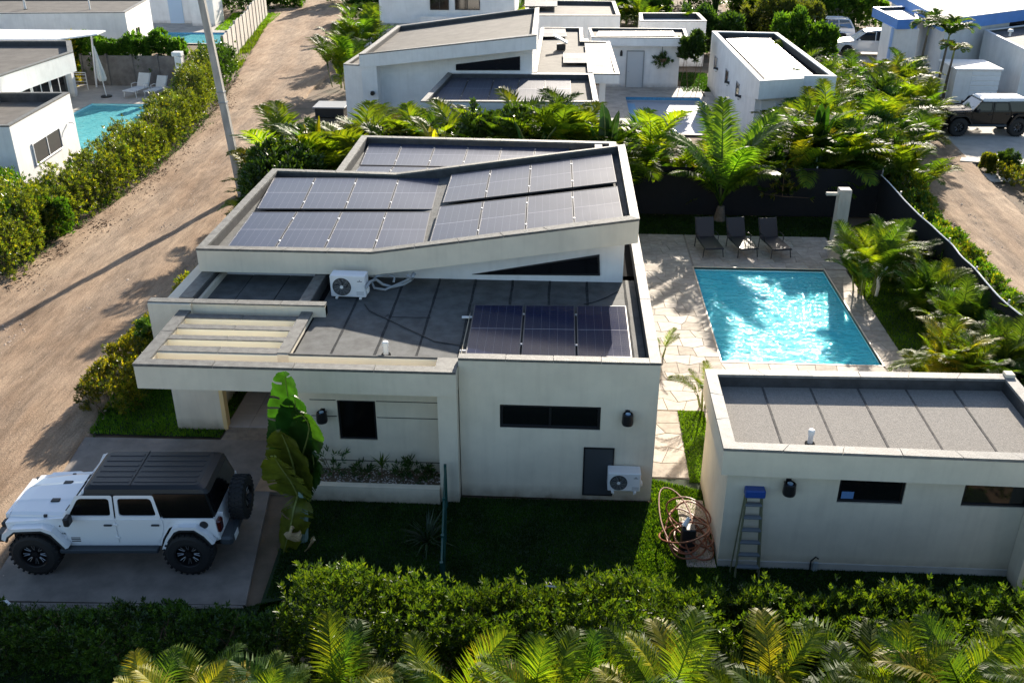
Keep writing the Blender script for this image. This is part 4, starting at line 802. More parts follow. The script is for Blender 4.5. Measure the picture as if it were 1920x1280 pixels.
a,b=GY(278,45,zz0),GY(372,45,zz0); MB().box(a.x-4,b.x,zz0,zz0+6,0,4.8).build('wall','stucco_white',WB); a,b=GY(317,20,zz0),GY(343,20,zz0); MB().box(a.x,b.x,zz0-.05,zz0,0,2.6,.01).build('door','pale_blue' if 'pale_blue' in M else mat('pale_blue',(.45,.58,.72),.6).name,WB); MB().box(b.x+1.2,b.x+3.2,zz0-1.4,zz0+1,0,4.6).build('pier','stucco_white',WB)
# grey block wall behind the deck, concrete panel fence along the road
GW=thing('grey_wall','weathered grey concrete wall behind the two white loungers','wall')
for i in range(4): MB().box(-30.2+i*1.62,-28.62+i*1.62,59.85,60.0,0,1.85).build('panel','grey_block',GW)
for i in range(5): MB().box(-30.3+i*1.62,-30.18+i*1.62,59.78,60.05,0,1.95).build('post','grey_block',GW)
WP=thing('gate_pillar','white pillar with cap at the end of the grey wall','pillar',(-23.5,58.6,0)); MB().box(-.2,.2,-.2,.2,0,2.1).build('shaft','stucco_white',WP); MB().box(-.32,.25,-.25,.25,2.1,2.35,.02).build('cap','stucco_white',WP)
CF=thing('concrete_fence','pale weathered concrete panel fence running beside the dirt road','fence')
fa=Vector((-23.3,66.0,0)); fb=Vector((-27.6,91.0,0)); n=13
for i in range(n):
    a=fa.lerp(fb,i/n); b=fa.lerp(fb,(i+1)/n); d=(b-a).normalized(); s=Vector((-d.y,d.x,0)); h=2.1+random.uniform(-.08,.12)
    a2=a+d*.06; b2=b-d*.06; MB().prism([(a2.x,a2.y),(a2.x+s.x*-.07,a2.y-s.y*.07),(b2.x-s.x*.07,b2.y-s.y*.07),(b2.x,b2.y)],-.05,[h,h,h+.05,h+.05]).build('panel','concrete_old',CF)
    MB().prism([(a.x-s.x*.12-d.x*.06,a.y-s.y*.12-d.y*.06),(a.x-s.x*.12+d.x*.06,a.y-s.y*.12+d.y*.06),(a.x+s.x*.05+d.x*.06,a.y+s.y*.05+d.y*.06),(a.x+s.x*.05-d.x*.06,a.y+s.y*.05-d.y*.06)],-.05,h+.12).build('post','concrete_old',CF)
# far top houses
FH=thing('far_villa','far white villa with dark windows at the top edge behind the wedge roof','house')
y=76.; a=GY(712,30,y); b=GY(965,30,y); MB().box(a.x,b.x,y,y+10,0,4.4).build('wall','stucco_white',FH)
for s,e in ((806,842),(853,900)): u,v=GY(s,4,y),GY(e,14,y); window(FH,(u.x,y-.02,v.z-.2),X_,Z_,v.x-u.x,.8,NF,.06,((v.x-u.x)/2,))
MB().box(GY(790,20,y).x,b.x,y-1.5,y-1.4,0,2.3).build('terrace_wall','stucco_white',FH)
FT=thing('far_flat_house','far flat roofed house with pale roof panels above the palm row','house')
z7=3.3; block(FT,[xy(G(985,30,z7)),xy(G(1163,30,z7)),xy(G(1153,3,z7)),xy(G(985,1,z7))],0,z7,.25,.25,'stucco_white','coping_pale',roof='membrane_far',step=30)
array([G(984,12,3.4),G(1045,12,3.4),G(1045,1,3.4),G(984,1,3.4)],3,1,lambda i,j:f'{ORD[i]} white panel from the left on the far flat roof at the top edge','panels on the far flat roof',glass='pv_glass_far',clamp=False)
FS=thing('far_small_house','far low white building with a shaded parapet roof above the outbuilding','building')
z8=3.0; block(FS,[xy(G(1200,40,z8)),xy(G(1325,40,z8)),xy(G(1310,25,z8)),xy(G(1198,25,z8))],0,z8,.22,.35,'stucco_white','coping_pale',roof='roof_white',step=30)
FW=thing('far_tall_house','far tall white house with a black vertical window strip at the top','house')
y=88; a=GY(1522,25,y); b=GY(1605,25,y); MB().box(a.x,b.x,y,y+8,0,6).build('wall','stucco_white',FW); a=GY(1541,25,y); MB().box(a.x,a.x+.55,y-.06,y,0.6,5.6).build('window_strip','glass_black',FW)
a=GY(1500,5,94); MB().box(a.x-2,a.x+1,92,96,0,4).build('wing','stucco_white',FW)
LS=thing('long_low_shed','low pale roof edge left of the wedge house beside the road','shed'); p=G(657,50,1.6); MB().box(p.x-.2,p.x+4.5,p.y,p.y+2,0,1.5).build('wall','stucco_white',LS); MB().box(p.x-.3,p.x+4.6,p.y-.1,p.y+2.1,1.5,1.6,.02).build('lid','concrete_pale',LS)
WT=thing('metal_cover','low grey metal covered box beside the palms left of the white villa','utility box',G(622,198,.5)); MB().box(-.9,.9,-.8,.8,0,.07,.01).build('sheet','grey_metal',WT)
MB().box(-.8,.8,-.7,.7,-.5,0).build('base','black_plastic',WT)
# ================================================================== VEGETATION
def unit(a): return a/np.maximum(np.linalg.norm(a,axis=-1,keepdims=True),1e-9)
def leaves(P,D,L,Wd,rg,fold=.25,droop=.0):
    """diamond leaves: base P, direction D, length L, width Wd"""
    n=len(P); r=unit(rg.normal(size=(n,3))); s=unit(np.cross(D,r)); nn=np.cross(s,D); L=L[:,None]; Wd=Wd[:,None]
    V=np.empty((n,4,3)); V[:,0]=P; V[:,1]=P+D*L*.45+s*Wd*.5+nn*Wd*fold; V[:,2]=P+D*L-np.array([0,0,1])*L*droop; V[:,3]=P+D*L*.45-s*Wd*.5+nn*Wd*fold
    b=np.arange(n)[:,None]*4; F=np.concatenate([b+np.array([[0,1,2]]),b+np.array([[0,2,3]])],1).reshape(-1,3)
    # connect both halves: keep shared vertices so that each leaf is one island
    return V.reshape(-1,3),F
def sprigs(P,D,k,ll,lw,rg,spread=.75,axis_len=.08):
    n=len(P); a=rg.uniform(0,2*PI,(n,1))+np.arange(k)[None,:]*2.4; r=unit(rg.normal(size=(n,3))); x=unit(np.cross(D,r)); y=np.cross(D,x)
    t=(np.arange(k)/k)[None,:]*np.ones((n,1)); sp=spread*(1.15-t*.75)
    dirs=unit(D[:,None,:]*(1/np.maximum(sp,.1))[...,None]*.75+x[:,None,:]*np.cos(a)[...,None]+y[:,None,:]*np.sin(a)[...,None])
    base=P[:,None,:]+D[:,None,:]*(t*axis_len)[...,None]
    m=n*k; return leaves(base.reshape(m,3),dirs.reshape(m,3),ll*rg.uniform(.65,1.2,m),lw*rg.uniform(.7,1.2,m),rg,.2)
def hedge(name,path,width,height,n,seed,label,m='leaf_hedge',ll=.10,lw=.042,k=7,zwob=.25,wwob=.3,top_up=.5,cat='hedge',low=.12,axis=.09,group=None,stem=True,m2=None,frac2=.3,shoot=.0):
    rg=np.random.default_rng(seed); t=rg.random(n); Pt=np.array([lerp_poly(path,a) for a in t]); T=np.array([np.array(lerp_poly(path,min(a+.01,1)))-np.array(lerp_poly(path,max(a-.01,0))) for a in t]); T=unit(T); Nn=np.stack([-T[:,1],T[:,0]],1)
    nz=np.array([vnoise(a*1.1,b*1.1,seed) for a,b in Pt]); nz2=np.array([vnoise(a*2.7,b*2.7,seed+2) for a,b in Pt])
    hh=height*(1+zwob*(nz-.5)*2+zwob*.6*(nz2-.5)); ww=width*.5*(1+wwob*(nz2-.5)*2)
    # cross section: superellipse angle
    an=rg.uniform(-.15,PI+.15,n); c,s_=np.cos(an),np.sin(an); rr=1-rg.beta(1,5,n)*.7
    e=.55; cx=np.sign(c)*np.abs(c)**e*ww*rr; cz=np.maximum(s_,-.1); z=low+(hh-low)*np.sign(cz)*np.abs(cz)**e*rr; z=np.where(rg.random(n)<.35,rg.uniform(min(low*.5,.7),1,n)*hh*.9,z)
    cl=np.array([vnoise(a*6,b*6,seed+5) for a,b in zip(Pt[:,0]+z,Pt[:,1]-z*.7)]); keep=cl>.25*rg.random(n)+.05
    P=np.stack([Pt[:,0]+Nn[:,0]*cx,Pt[:,1]+Nn[:,1]*cx,z],1); D=np.stack([Nn[:,0]*c*.7,Nn[:,1]*c*.7,np.full(n,top_up)+.6*np.maximum(s_,0)],1)+rg.normal(0,.35,(n,3))
    if shoot: 
        sh=rg.random(n)<shoot; P[sh,2]+=rg.uniform(.05,.35,sh.sum())*height*.5; 
    P,D=P[keep],unit(D[keep]); root=thing(name,label,cat,(0,0,0),group=group)
    c0=np.array([*Pt.mean(0),0]); root.location=tuple(c0); P=P-c0
    if m2:
        w=rg.random(len(P))<frac2*2*np.array([vnoise(a*.8,b*.8,seed+11) for a,b in P[:,:2]])
        V,F=sprigs(P[w],D[w],k,ll,lw,rg,axis_len=axis); npmesh('foliage',V,F,m2,root); P,D=P[~w],D[~w]
    V,F=sprigs(P,D,k,ll,lw,rg,axis_len=axis); npmesh('foliage',V,F,m,root)
    if stem:
        sm=MB(); L=sum(math.dist(a,b) for a,b in zip(path,path[1:])); 
        for i in range(int(L*3.2)):
            p=lerp_poly(path,(i+rg.random())/int(L*3.2)); b=np.array([*p,0])-c0; w=width*.35; tip=b+np.array([(rg.random()*2-1)*w,(rg.random()*2-1)*w,height*rg.uniform(.7,1.0)]); mid=(b+tip)/2+rg.normal(0,.06,3)
            sm.tube([b,mid,tip],[.02,.014,.006],4,cap=False)
            for q in range(2): u=b+(tip-b)*rg.uniform(.3,.7); sm.tube([u,u+np.array([(rg.random()*2-1)*w,(rg.random()*2-1)*w,height*.35])],[.01,.004],3,cap=False)
        sm.build('stems','wood',root)
    return root
# front hedges
hedge('hedge',[(-4.35,12.0),(-1,12.05),(2.4,12.1),(6,12.15),(10.2,12.2)],1.5,1.88,19000,21,'long bright green hedge in front of the shaded lawn and the pool house','leaf_hedge',.10,.038,shoot=.16,zwob=.14)
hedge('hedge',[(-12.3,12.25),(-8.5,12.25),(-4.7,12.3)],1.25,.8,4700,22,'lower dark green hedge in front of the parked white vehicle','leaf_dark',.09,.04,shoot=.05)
struct(MB().poly([(-14,5,-.02),(14,5,-.02),(14,13.6,-.02),(-5.0,13.4,-.02),(-5.2,12.9,-.02),(-14,12.9,-.02)]).build('planting_bed','soil'))
# shrubs on the house side of the dirt road (ixora, yellow tips)
hedge('hedge',[(-11.55,20.3),(-11.35,21.5),(-11.45,23.2),(-11.4,25.0)],1.25,1.15,2900,23,'yellow tipped shrubs between the dirt road and the entrance pillar','leaf_ixora',.10,.038,m2='leaf_yellow',frac2=.35,zwob=.35)
hedge('hedge',[(-11.3,24.9),(-11.1,27.5),(-11.3,30.5)],1.0,1.2,2300,24,'yellow tipped shrubs beside the left edge of the upper roof','leaf_ixora',.11,.04,m2='leaf_yellow',frac2=.5,zwob=.3)
hedge('shrub',[(-10.9,22.4),(-10.3,23.3)],1.4,1.7,1100,25,'darker leafy shrub below the left corner of the pergola','leaf_dark',.14,.05,cat='shrub',zwob=.3)
# left road hedge, loose and tall with shoots
hp=[(-19.1,28.5),(-19.7,33),(-19.5,37),(-19.7,42),(-20.2,47),(-20.9,53),(-22.2,59.5)]
hedge('hedge',hp,1.7,1.9,13500,26,'tall loose olive green hedge along the left side of the dirt road','leaf_shrub',.14,.05,zwob=.5,shoot=.2,m2='leaf_ixora',frac2=.3)
hedge('hedge',[(-22.0,59),(-22.6,63.5)],1.8,2.2,1500,33,'denser green hedge end beside the grey wall and the white pillar','leaf_dark',.16,.07,zwob=.3,shoot=.1)
# bright dense bush lower left
hedge('shrub',[(-24.5,33.5),(-21.2,34.0),(-19.7,32.0)],3.4,1.75,8200,27,'big dense bright green bush at the left edge below the white villa','leaf_bright',.13,.07,cat='shrub',zwob=.3,k=6)
hedge('shrub',[(-24,29.5),(-21.0,28.2)],3.2,1.5,4800,28,'bright green bush spreading to the left edge beside the road','leaf_bright',.13,.07,cat='shrub',zwob=.3,k=6)
hedge('hedge',[(-31.5,60.5),(-27.5,60.7),(-24,60.9)],1.4,2.9,2600,29,'bright green hedge hanging over the grey concrete wall','leaf_bright',.22,.11,k=6,zwob=.15,low=1.3)
hedge('shrub',[(-31.3,60.3),(-30.6,60.3)],1.4,2.5,500,30,'yellow green plant behind the white terrace railing','leaf_yellow',.4,.13,cat='shrub',k=6)
# outer hedge beyond the right fence
hedge('hedge',[(13.05,20),(13.0,25),(13.1,30),(13.3,35),(14.2,40.5)],1.25,1.25,8200,31,'green hedge between the black fence and the narrow dirt track','leaf_ixora',.14,.055,m2='leaf_hedge',frac2=.5,zwob=.25)
hedge('hedge',[(19.7,43.2),(20.2,38.5),(20.9,34)],.8,.6,1500,32,'low leafy border at the right edge below the parking slab','leaf_ixora',.12,.05,zwob=.4)
for i,(px,py,w,h,lab,mm) in enumerate([(1885,322,1.3,.9,'small dark clipped shrub on the lawn at the right edge','leaf_dark'),(1850,320,.9,.6,'small yellow green shrub beside the loose paving slab','leaf_ixora'),(1640,205,2.0,1.2,'rounded yellowish shrub behind the palms near the white enclosure','leaf_shrub'),(1690,235,2.0,1.0,'dark rounded shrub left of the parked black vehicle','leaf_dark')]):
    p=G(px,py); hedge('shrub',[(p.x-w*.2,p.y),(p.x+w*.2,p.y)],w,h,700,40+i,lab,mm,.14,.05,cat='shrub',zwob=.3)
# far green masses beyond the track
for i,(px,py,w,h,mm,lab,nn) in enumerate([
  (1275,12,9,3.2,'leaf_dark','dark bushy tree mass at the top edge above the outbuilding',1700),(1150,8,5,3.0,'leaf_shrub','reddish green bushy mass at the top edge behind the far flat roof',900),
  (1460,75,7,3.0,'leaf_shrub','grey green bushy trees behind the annex',1800),(1500,110,5,2.8,'leaf_bright','green bush right of the annex roof',1200),(1400,40,4,2.2,'leaf_bright','bright bush beside the far dirt track',700),
  (1580,50,7,2.4,'leaf_bright','bushes in front of the far tall white house',1500),(1200,42,6,2.2,'leaf_bright','bushes in front of the far low white building',1000),
  (430,20,8,3.5,'leaf_dark','dark green bushes at the top left beyond the bright lawn',1500),(690,35,4,3.0,'leaf_dark','dark trimmed shrub beside the far white villa',900),(655,5,5,4,'leaf_bright','green tree at the top edge beside the dirt road',1100),
  (1330,100,5,3.2,'leaf_dark','dark tree between the outbuilding and the annex',1500),(1780,40,4,2.5,'leaf_bright','bush behind the blue edged roof',500),(1010,30,5,1.6,'leaf_bright','low bushes behind the wedge roof at the top',700),(530,12,5,1.2,'leaf_bright','low bushes at the end of the concrete fence',700)]):
    p=G(px,py); hedge('tree' if h>=3 else 'shrub',[(p.x-w*.42,p.y+w*.05),(p.x,p.y-w*.03),(p.x+w*.42,p.y)],w*.5,h,nn,60+i,lab,mm,.36,.16,k=6,cat='tree' if h>=3 else 'shrub',zwob=.35,axis=.2)
# dense shaded undergrowth filling the palm rows
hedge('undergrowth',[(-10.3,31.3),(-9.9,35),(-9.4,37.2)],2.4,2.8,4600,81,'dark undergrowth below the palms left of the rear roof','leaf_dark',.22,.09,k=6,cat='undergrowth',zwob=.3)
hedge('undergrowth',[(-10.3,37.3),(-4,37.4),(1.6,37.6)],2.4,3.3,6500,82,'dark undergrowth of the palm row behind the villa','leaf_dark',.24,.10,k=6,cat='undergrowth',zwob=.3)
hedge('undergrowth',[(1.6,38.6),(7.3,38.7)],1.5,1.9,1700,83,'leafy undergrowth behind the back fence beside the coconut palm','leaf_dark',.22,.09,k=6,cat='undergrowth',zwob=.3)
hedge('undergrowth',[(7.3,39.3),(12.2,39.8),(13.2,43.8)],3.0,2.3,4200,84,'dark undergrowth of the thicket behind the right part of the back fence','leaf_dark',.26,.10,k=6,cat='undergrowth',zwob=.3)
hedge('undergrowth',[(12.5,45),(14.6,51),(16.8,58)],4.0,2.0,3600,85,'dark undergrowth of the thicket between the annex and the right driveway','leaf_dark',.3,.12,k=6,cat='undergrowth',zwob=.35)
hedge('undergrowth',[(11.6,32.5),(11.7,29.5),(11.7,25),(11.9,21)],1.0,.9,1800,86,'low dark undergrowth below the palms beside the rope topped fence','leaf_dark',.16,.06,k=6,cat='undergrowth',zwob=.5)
# ---- palm fronds
def frond_mesh(name,m,L=1.6,e0=70,e1=-10,nl=42,lw=.028,ll=.42,seed=0,droop=.5,petiole=.16,vee=.35,curl=0):
    rg=np.random.default_rng(seed); N=26; pts=[np.zeros(3)]; dirs=[]
    for i in range(N):
        t=i/(N-1); e=R(e0+(e1-e0)*t**1.3); d=np.array([math.cos(e),curl*t*.4,math.sin(e)]); d/=np.linalg.norm(d); dirs.append(d); pts.append(pts[-1]+d*L/N)
    pts=np.array(pts[:-1]); dirs=np.array(dirs)
    def at(t): f=t*(N-1); i=min(int(f),N-2); u=f-i; return pts[i]*(1-u)+pts[i+1]*u, unit(dirs[i]*(1-u)+dirs[i+1]*u)
    V=[];F=[]
    for k in range(nl):
        t=petiole+(1-petiole)*(k+.5)/nl; prof=math.sin(PI*min(1,(k+1.5)/nl*.9+.06))**.55
        for sd in(-1,1):
            if rg.random()<.04: continue
            p,d=at(min(.999,t+rg.normal(0,.003))); side=np.array([0,sd,0.]); up=unit(np.cross(d,np.array([0,1.,0])))*-1
            if up[2]<0: up=-up
            l=ll*prof*rg.uniform(.88,1.08); fw=.35+.75*t
            dr=unit(side*1.0+d*fw+up*vee+rg.normal(0,.05,3)); q1=p+dr*l*.5; d2=unit(dr-np.array([0,0,droop*rg.uniform(.7,1.3)])); q2=q1+d2*l*.5; w=unit(np.cross(dr,up)+rg.normal(0,.15,3))*lw*.5
            b=len(V); V+= [p-w*.6,p+w*.6,q1+w,q1-w,q2]; F+= [(b,b+1,b+2),(b,b+2,b+3),(b+3,b+2,b+4)]
    # rachis
    rr=.016*L/1.6; b=len(V)
    for i in range(0,N,3):
        p=pts[i]; r=rr*(1.15-i/N); V+= [p+np.array([0,r,0]),p+np.array([0,-r,0]),p+np.array([0,0,-r*1.3])]
    n3=len(range(0,N,3))
    for i in range(n3-1):
        for j in range(3): a=b+i*3+j; c=b+i*3+(j+1)%3; F+= [(a,c,c+3),(a,c+3,a+3)]
    me=bpy.data.meshes.new(name); me.from_pydata([tuple(v) for v in V],[],F); me.materials.append(M[m]); me.update(); return me
FR={}
for key,mt in(('g','frond_green'),('l','frond_lime'),('y','frond_gold')):
    FR[key]=[frond_mesh('frond',mt,1.7,82,25,52,.024,.44,1,.35),frond_mesh('frond',mt,1.7,70,-5,52,.024,.46,2,.45,curl=.3),frond_mesh('frond',mt,1.6,52,-35,50,.024,.42,3,.5,curl=-.3)]
FRfar={key:[frond_mesh('frond',mt,1.7,82,20,34,.042,.50,4,.35),frond_mesh('frond',mt,1.7,68,-8,36,.042,.52,5,.45,curl=.3),frond_mesh('frond',mt,1.6,48,-40,34,.042,.48,6,.5)] for key,mt in(('g','frond_green'),('l','frond_lime'),('y','frond_gold'))}
CANE=MB().tube([(0,0,0),(.02,0,.5),(.05,0,1)],[.035,.03,.022],6,cap=False).build('stem','cane'); CANEM=CANE.data; bpy.data.objects.remove(CANE)
def frond_obj(me,root,loc,az,tilt,sc,name='frond'):
    o=bpy.data.objects.new(name,me); C.objects.link(o); o.parent=root; o.location=loc; o.rotation_euler=(random.uniform(-.25,.25),tilt,az); o.scale=(sc,sc,sc); return o
def areca(x,y,h,seed,label,group,nf=16,nc=4,mix='ggl',far=False,spread=.35,z=0,fs=1.0,lo=.14,hi=.46):
    rg=random.Random(seed); root=thing('areca_palm',label,'palm',(x,y,z),rg.uniform(0,6.28),group); src=FRfar if far else FR
    canes=[]
    for i in range(nc):
        a=i*6.28/nc+rg.uniform(-.5,.5); r=spread*rg.uniform(.3,1); ch=h*rg.uniform(lo,hi); lean=rg.uniform(.1,.3)*r/spread
        o=bpy.data.objects.new('stem',CANEM); C.objects.link(o); o.parent=root; o.location=(r*math.cos(a),r*math.sin(a),0); o.rotation_euler=(0,lean,a); o.scale=(1,1,ch)
        canes.append((r*math.cos(a)+math.sin(lean)*ch*math.cos(a),r*math.sin(a)+math.sin(lean)*ch*math.sin(a),math.cos(lean)*ch,a))
    for k in range(nf):
        cx,cy,cz,ca=canes[k%nc]; ty=rg.choice([0,1,1,2]) if k>=nc else 0; key=mix[rg.randrange(len(mix))]; sc=fs*h/2.6*rg.uniform(.8,1.15)
        frond_obj(src[key][ty],root,(cx,cy,cz-.05),ca+rg.uniform(-1.6,1.6),rg.uniform(-.15,.2),sc)
    return root
# foreground row
rg=random.Random(5)
for i,(x,dy,h) in enumerate([(-5.6,.1,1.75),(-4.5,-.2,2.0),(-3.4,.15,2.1),(-2.3,0,1.9),(-1.3,.2,2.3),(-.2,-.1,2.2),(.9,.15,2.1),(1.9,-.1,2.25),(2.9,.2,2.3),(3.9,-.1,2.2),(4.9,.15,2.35),(5.9,0,2.25),(6.8,.2,2.5),(7.6,0,2.5),(8.5,.1,2.4),(9.4,-.2,2.4)]):
    areca(x+rg.uniform(-.2,.2),9.85+dy+x*.03,h*1.66,100+i,f'{(ORD+["eleventh","twelfth","thirteenth","fourteenth","fifteenth","sixteenth"])[i]} feathery palm from the left in the row along the bottom edge','foreground palms',nf=30,nc=6,mix='llllggy',spread=.5,fs=.64)
# row behind the villa
i=0
for x in np.arange(-10.9,11.5,.85):
    for row in range(2):
        h=rg.uniform(3.9,4.7) if row==0 else rg.uniform(4.3,5.2); yy=(38.3 if x>2 else 36.3)+row*1.5+rg.uniform(-.4,.4)
        if x<-8: h*=.98; yy-=1.5
        if x>=7.2: h*=.86
        if 2<x<9.0:
            h=rg.uniform(2.6,3.1)
            if row: continue
        areca(float(x)+rg.uniform(-.35,.35)+row*.5,yy,h*.93,200+i,'bushy yellow green palm in the dense row behind the villa','palm row behind the villa',nf=15,nc=4,mix='llgggl' if i%5 else 'llyg',far=True,spread=.5); i+=1
for k,(x,y,h) in enumerate([(-10.3,31.6,3.0),(-9.4,32.6,3.4),(-10.4,33.6,3.5),(-8.9,34.2,3.9),(-10.2,35.4,4.0),(-10.9,36.6,3.9),(-9.3,36.0,4.2)]):
    areca(x,y,h,300+k,'leafy palm in the clump between the dirt road and the rear roof','palms left of the rear roof',nf=16,nc=4,mix='gggl' if k%3 else 'llg',far=True,spread=.55)
# thicket on the right
k=0
for (x0,x1,y0,y1,step) in ((10.0,13.9,38.6,45.5,1.25),(12.6,17.2,46,58.5,1.35)):
    y=y0
    while y<y1:
        x=x0+(.9 if y>y0+3 and y0<40 else 0)
        while x<x1+ (y-y0)*.25:
            areca(x+rg.uniform(-.45,.45),y+rg.uniform(-.45,.45),rg.uniform(2.7,3.9) if y0<40 else rg.uniform(2.5,3.6),400+k,'palm in the dense sunlit thicket between the pool garden and the dirt track','palm thicket on the right',nf=14,nc=4,mix='lllggg' if k%6 else 'lly',far=True,spread=.5); k+=1
            x+=step
        y+=step
# palms between the white villa and houses at the top
k=0
for (px0,px1,py,h,n) in ((640,1000,62,2.6,14),(1020,1230,52,2.6,10),(640,700,120,3.2,4),(630,670,165,2.8,3),(1010,1100,46,2.2,4),(1240,1300,105,3.0,3),(1390,1480,40,2.6,5)):
    for q in range(n):
        px=px0+(px1-px0)*(q+.5)/n; p=G(px,py+rg.uniform(-6,6)); areca(p.x,p.y,h*rg.uniform(.85,1.2),600+k,'distant bushy palm in the greenery behind the white villas','distant palms',nf=10,nc=3,mix='llgg',far=True,spread=.7,fs=1.1); k+=1
# garden palms by the pool
for k,(px,py,h,lab) in enumerate([(1622,548,2.5,'tall bushy palm right of the concrete shower column'),(1668,520,2.1,'palm behind the bushy one, close to the black fence'),(1735,598,1.9,'palm between the driftwood piece and the black fence'),(1795,655,2.2,'broad palm beside the lawn right of the pool'),(1770,728,2.0,'yellow green palm behind the far corner of the pool house'),(1850,735,2.2,'palm above the right corner of the pool house'),(1905,665,2.1,'palm at the right edge beside the black fence'),(1840,640,1.8,'smaller palm leaning over the black fence')]):
    p=G(px,py); areca(p.x,p.y,h*1.2,700+k,lab,None,nf=46,nc=9,mix='ggl' if k not in(4,) else 'lly',spread=.5,fs=.85,lo=.03,hi=.38)
p=G(1318,765); areca(p.x,p.y,1.5,720,'small palm at the rear left corner of the pool house',None,nf=11,nc=3,mix='llg',spread=.15)
p=G(1236,672); areca(p.x+.05,p.y,1.1,721,'tiny palm peeking out behind the villa corner',None,nf=6,nc=2,mix='lg',spread=.1)
# ---- coconut palm
fc=[frond_mesh('frond','frond_coco',4.2,82,35,80,.062,.85,11,.5,petiole=.2,vee=.15),frond_mesh('frond','frond_coco',4.1,66,2,80,.062,.9,12,.7,petiole=.2,vee=.1),frond_mesh('frond','frond_coco',3.8,55,-22,76,.062,.85,13,.8,petiole=.2,vee=0)]
cp=thing('coconut_palm','large young coconut palm with long arching fronds behind the sun loungers','palm',(6.15,36.35,0))
MB().tube([(0,0,-.1),(.02,0,.25),(.03,0,.6)],[.26,.2,.13],10).build('trunk','trunk_grey',cp)
for az,ty,tl,sc in ((1.45,0,-.05,1.0),(.95,0,.08,.98),(2.1,0,.08,1.0),(.5,0,.22,.95),(2.75,1,-.12,1.0),(3.2,1,-.22,.95),(.12,1,-.28,1.0),(3.7,2,-.2,.8),(-.6,2,-.25,.8),(-1.5,0,.22,.95),(-1.0,1,-.1,.75)):
    frond_obj(fc[ty],cp,(0,0,.6),az,tl,sc*1.06)
# ---- two slim palms by the blue house
fx=[frond_mesh('frond','frond_green',1.6,50,-50,26,.07,.5,21,.5,petiole=.1,vee=.5),frond_mesh('frond','frond_green',1.6,70,-30,26,.07,.5,22,.4,petiole=.1,vee=.5),frond_mesh('frond','frond_gold',1.4,50,-30,24,.07,.45,23,.4,petiole=.1,vee=.4)]
for px,py,h,sc,lab,gold in ((1752,190,3.3,1.15,'taller slim palm in front of the white louvred enclosure',0),(1767,188,2.4,.8,'shorter slim palm with yellowish fronds beside the white enclosure',1),(1716,170,3.3,1.0,'dark slim palm against the white wall of the blue edged house',0)):
    p=G(px,py); r=thing('slim_palm',lab,'palm',(p.x,p.y,0)); MB().tube([(0,0,0),(.03,0,h*.5),(.1,0,h)],[.11,.08,.06],8).build('trunk','trunk_grey',r); MB().tube([(.1,0,h),(.12,0,h+.5)],[.07,.04],8).build('crownshaft','cane',r)
    for k in range(13): frond_obj(fx[2] if gold and k%2 else fx[k%2],r,(.12,0,h+.4),k*2.4,random.uniform(-.3,.1),sc*random.uniform(.85,1.1))
# ---- paddle leaves
def paddle(name,ctrl,width,side,m,parent,fold=.12,wave=.02,nl=18,nw=4,torn=0,seed=0,rib='cane',taper=.5,ridge=0):
    rg=random.Random(seed); P=[Vector(c) for c in ctrl]
    def cr(t):
        n=len(P)-1; f=t*n; i=min(int(f),n-1); u=f-i; a=P[max(i-1,0)];b=P[i];c=P[i+1];d=P[min(i+2,n)]
        return .5*((2*b)+(c-a)*u+(2*a-5*b+4*c-d)*u*u+(3*b-a-3*c+d)*u**3)
    V=[];F=[]; side=Vector(side)
    for i in range(nl+1):
        t=i/nl; p=cr(t); tg=(cr(min(t+.02,1))-cr(max(t-.02,0))).normalized(); s=(side-tg*side.dot(tg)).normalized(); nn=tg.cross(s)
        w=width*.5*(math.sin(PI*min(1,t**.8*.93+.07))**taper)
        for j in range(-nw,nw+1):
            u=j/nw; q=p+s*(w*u)-nn*(fold*abs(u)**1.4*w*2)+nn*(wave*math.sin(t*23+u*5+seed)*abs(u)+ridge*(1 if i%2 else -1)*min(1,abs(u)*3)*(1-.5*abs(u)))+tg*(abs(u)*width*.10)+s*(rg.uniform(-1,1)*.015*abs(u)); V.append(tuple(q))
    r=2*nw+1
    for i in range(nl):
        slit=[rg.random()<torn,rg.random()<torn]; dep=[rg.uniform(.15,.7),rg.uniform(.15,.7)]
        for j in range(2*nw):
            sd=int(j>=nw)
            if torn and slit[sd] and abs(j-nw+.5)>nw*dep[sd]: continue
            a=i*r+j; F.append((a,a+1,a+r+1,a+r))
    o=MB(); o.v=V; o.f=F; lf=o.build(name,m,parent,smooth=True)
    MB().tube([cr(t)-Vector((0,.012,0)) for t in np.linspace(0,.97,10)],[.028*(1-t*.7) for t in np.linspace(0,1,10)],5).build('midrib',rib,lf)
    return lf
bp=thing('banana_plant','single banana plant with overlapping upright leaves and a dry brown lower leaf','banana plant',tuple(G(568,1012)))
def bpt(px,py,Y): return GY(px,py,Y)-bp.location
Yb=bp.location.y
MB().tube([(0,0,-.02),bpt(570,965,Yb),bpt(562,905,Yb-.05)],[.11,.085,.06],10).build('pseudostem','banana_stem',bp)
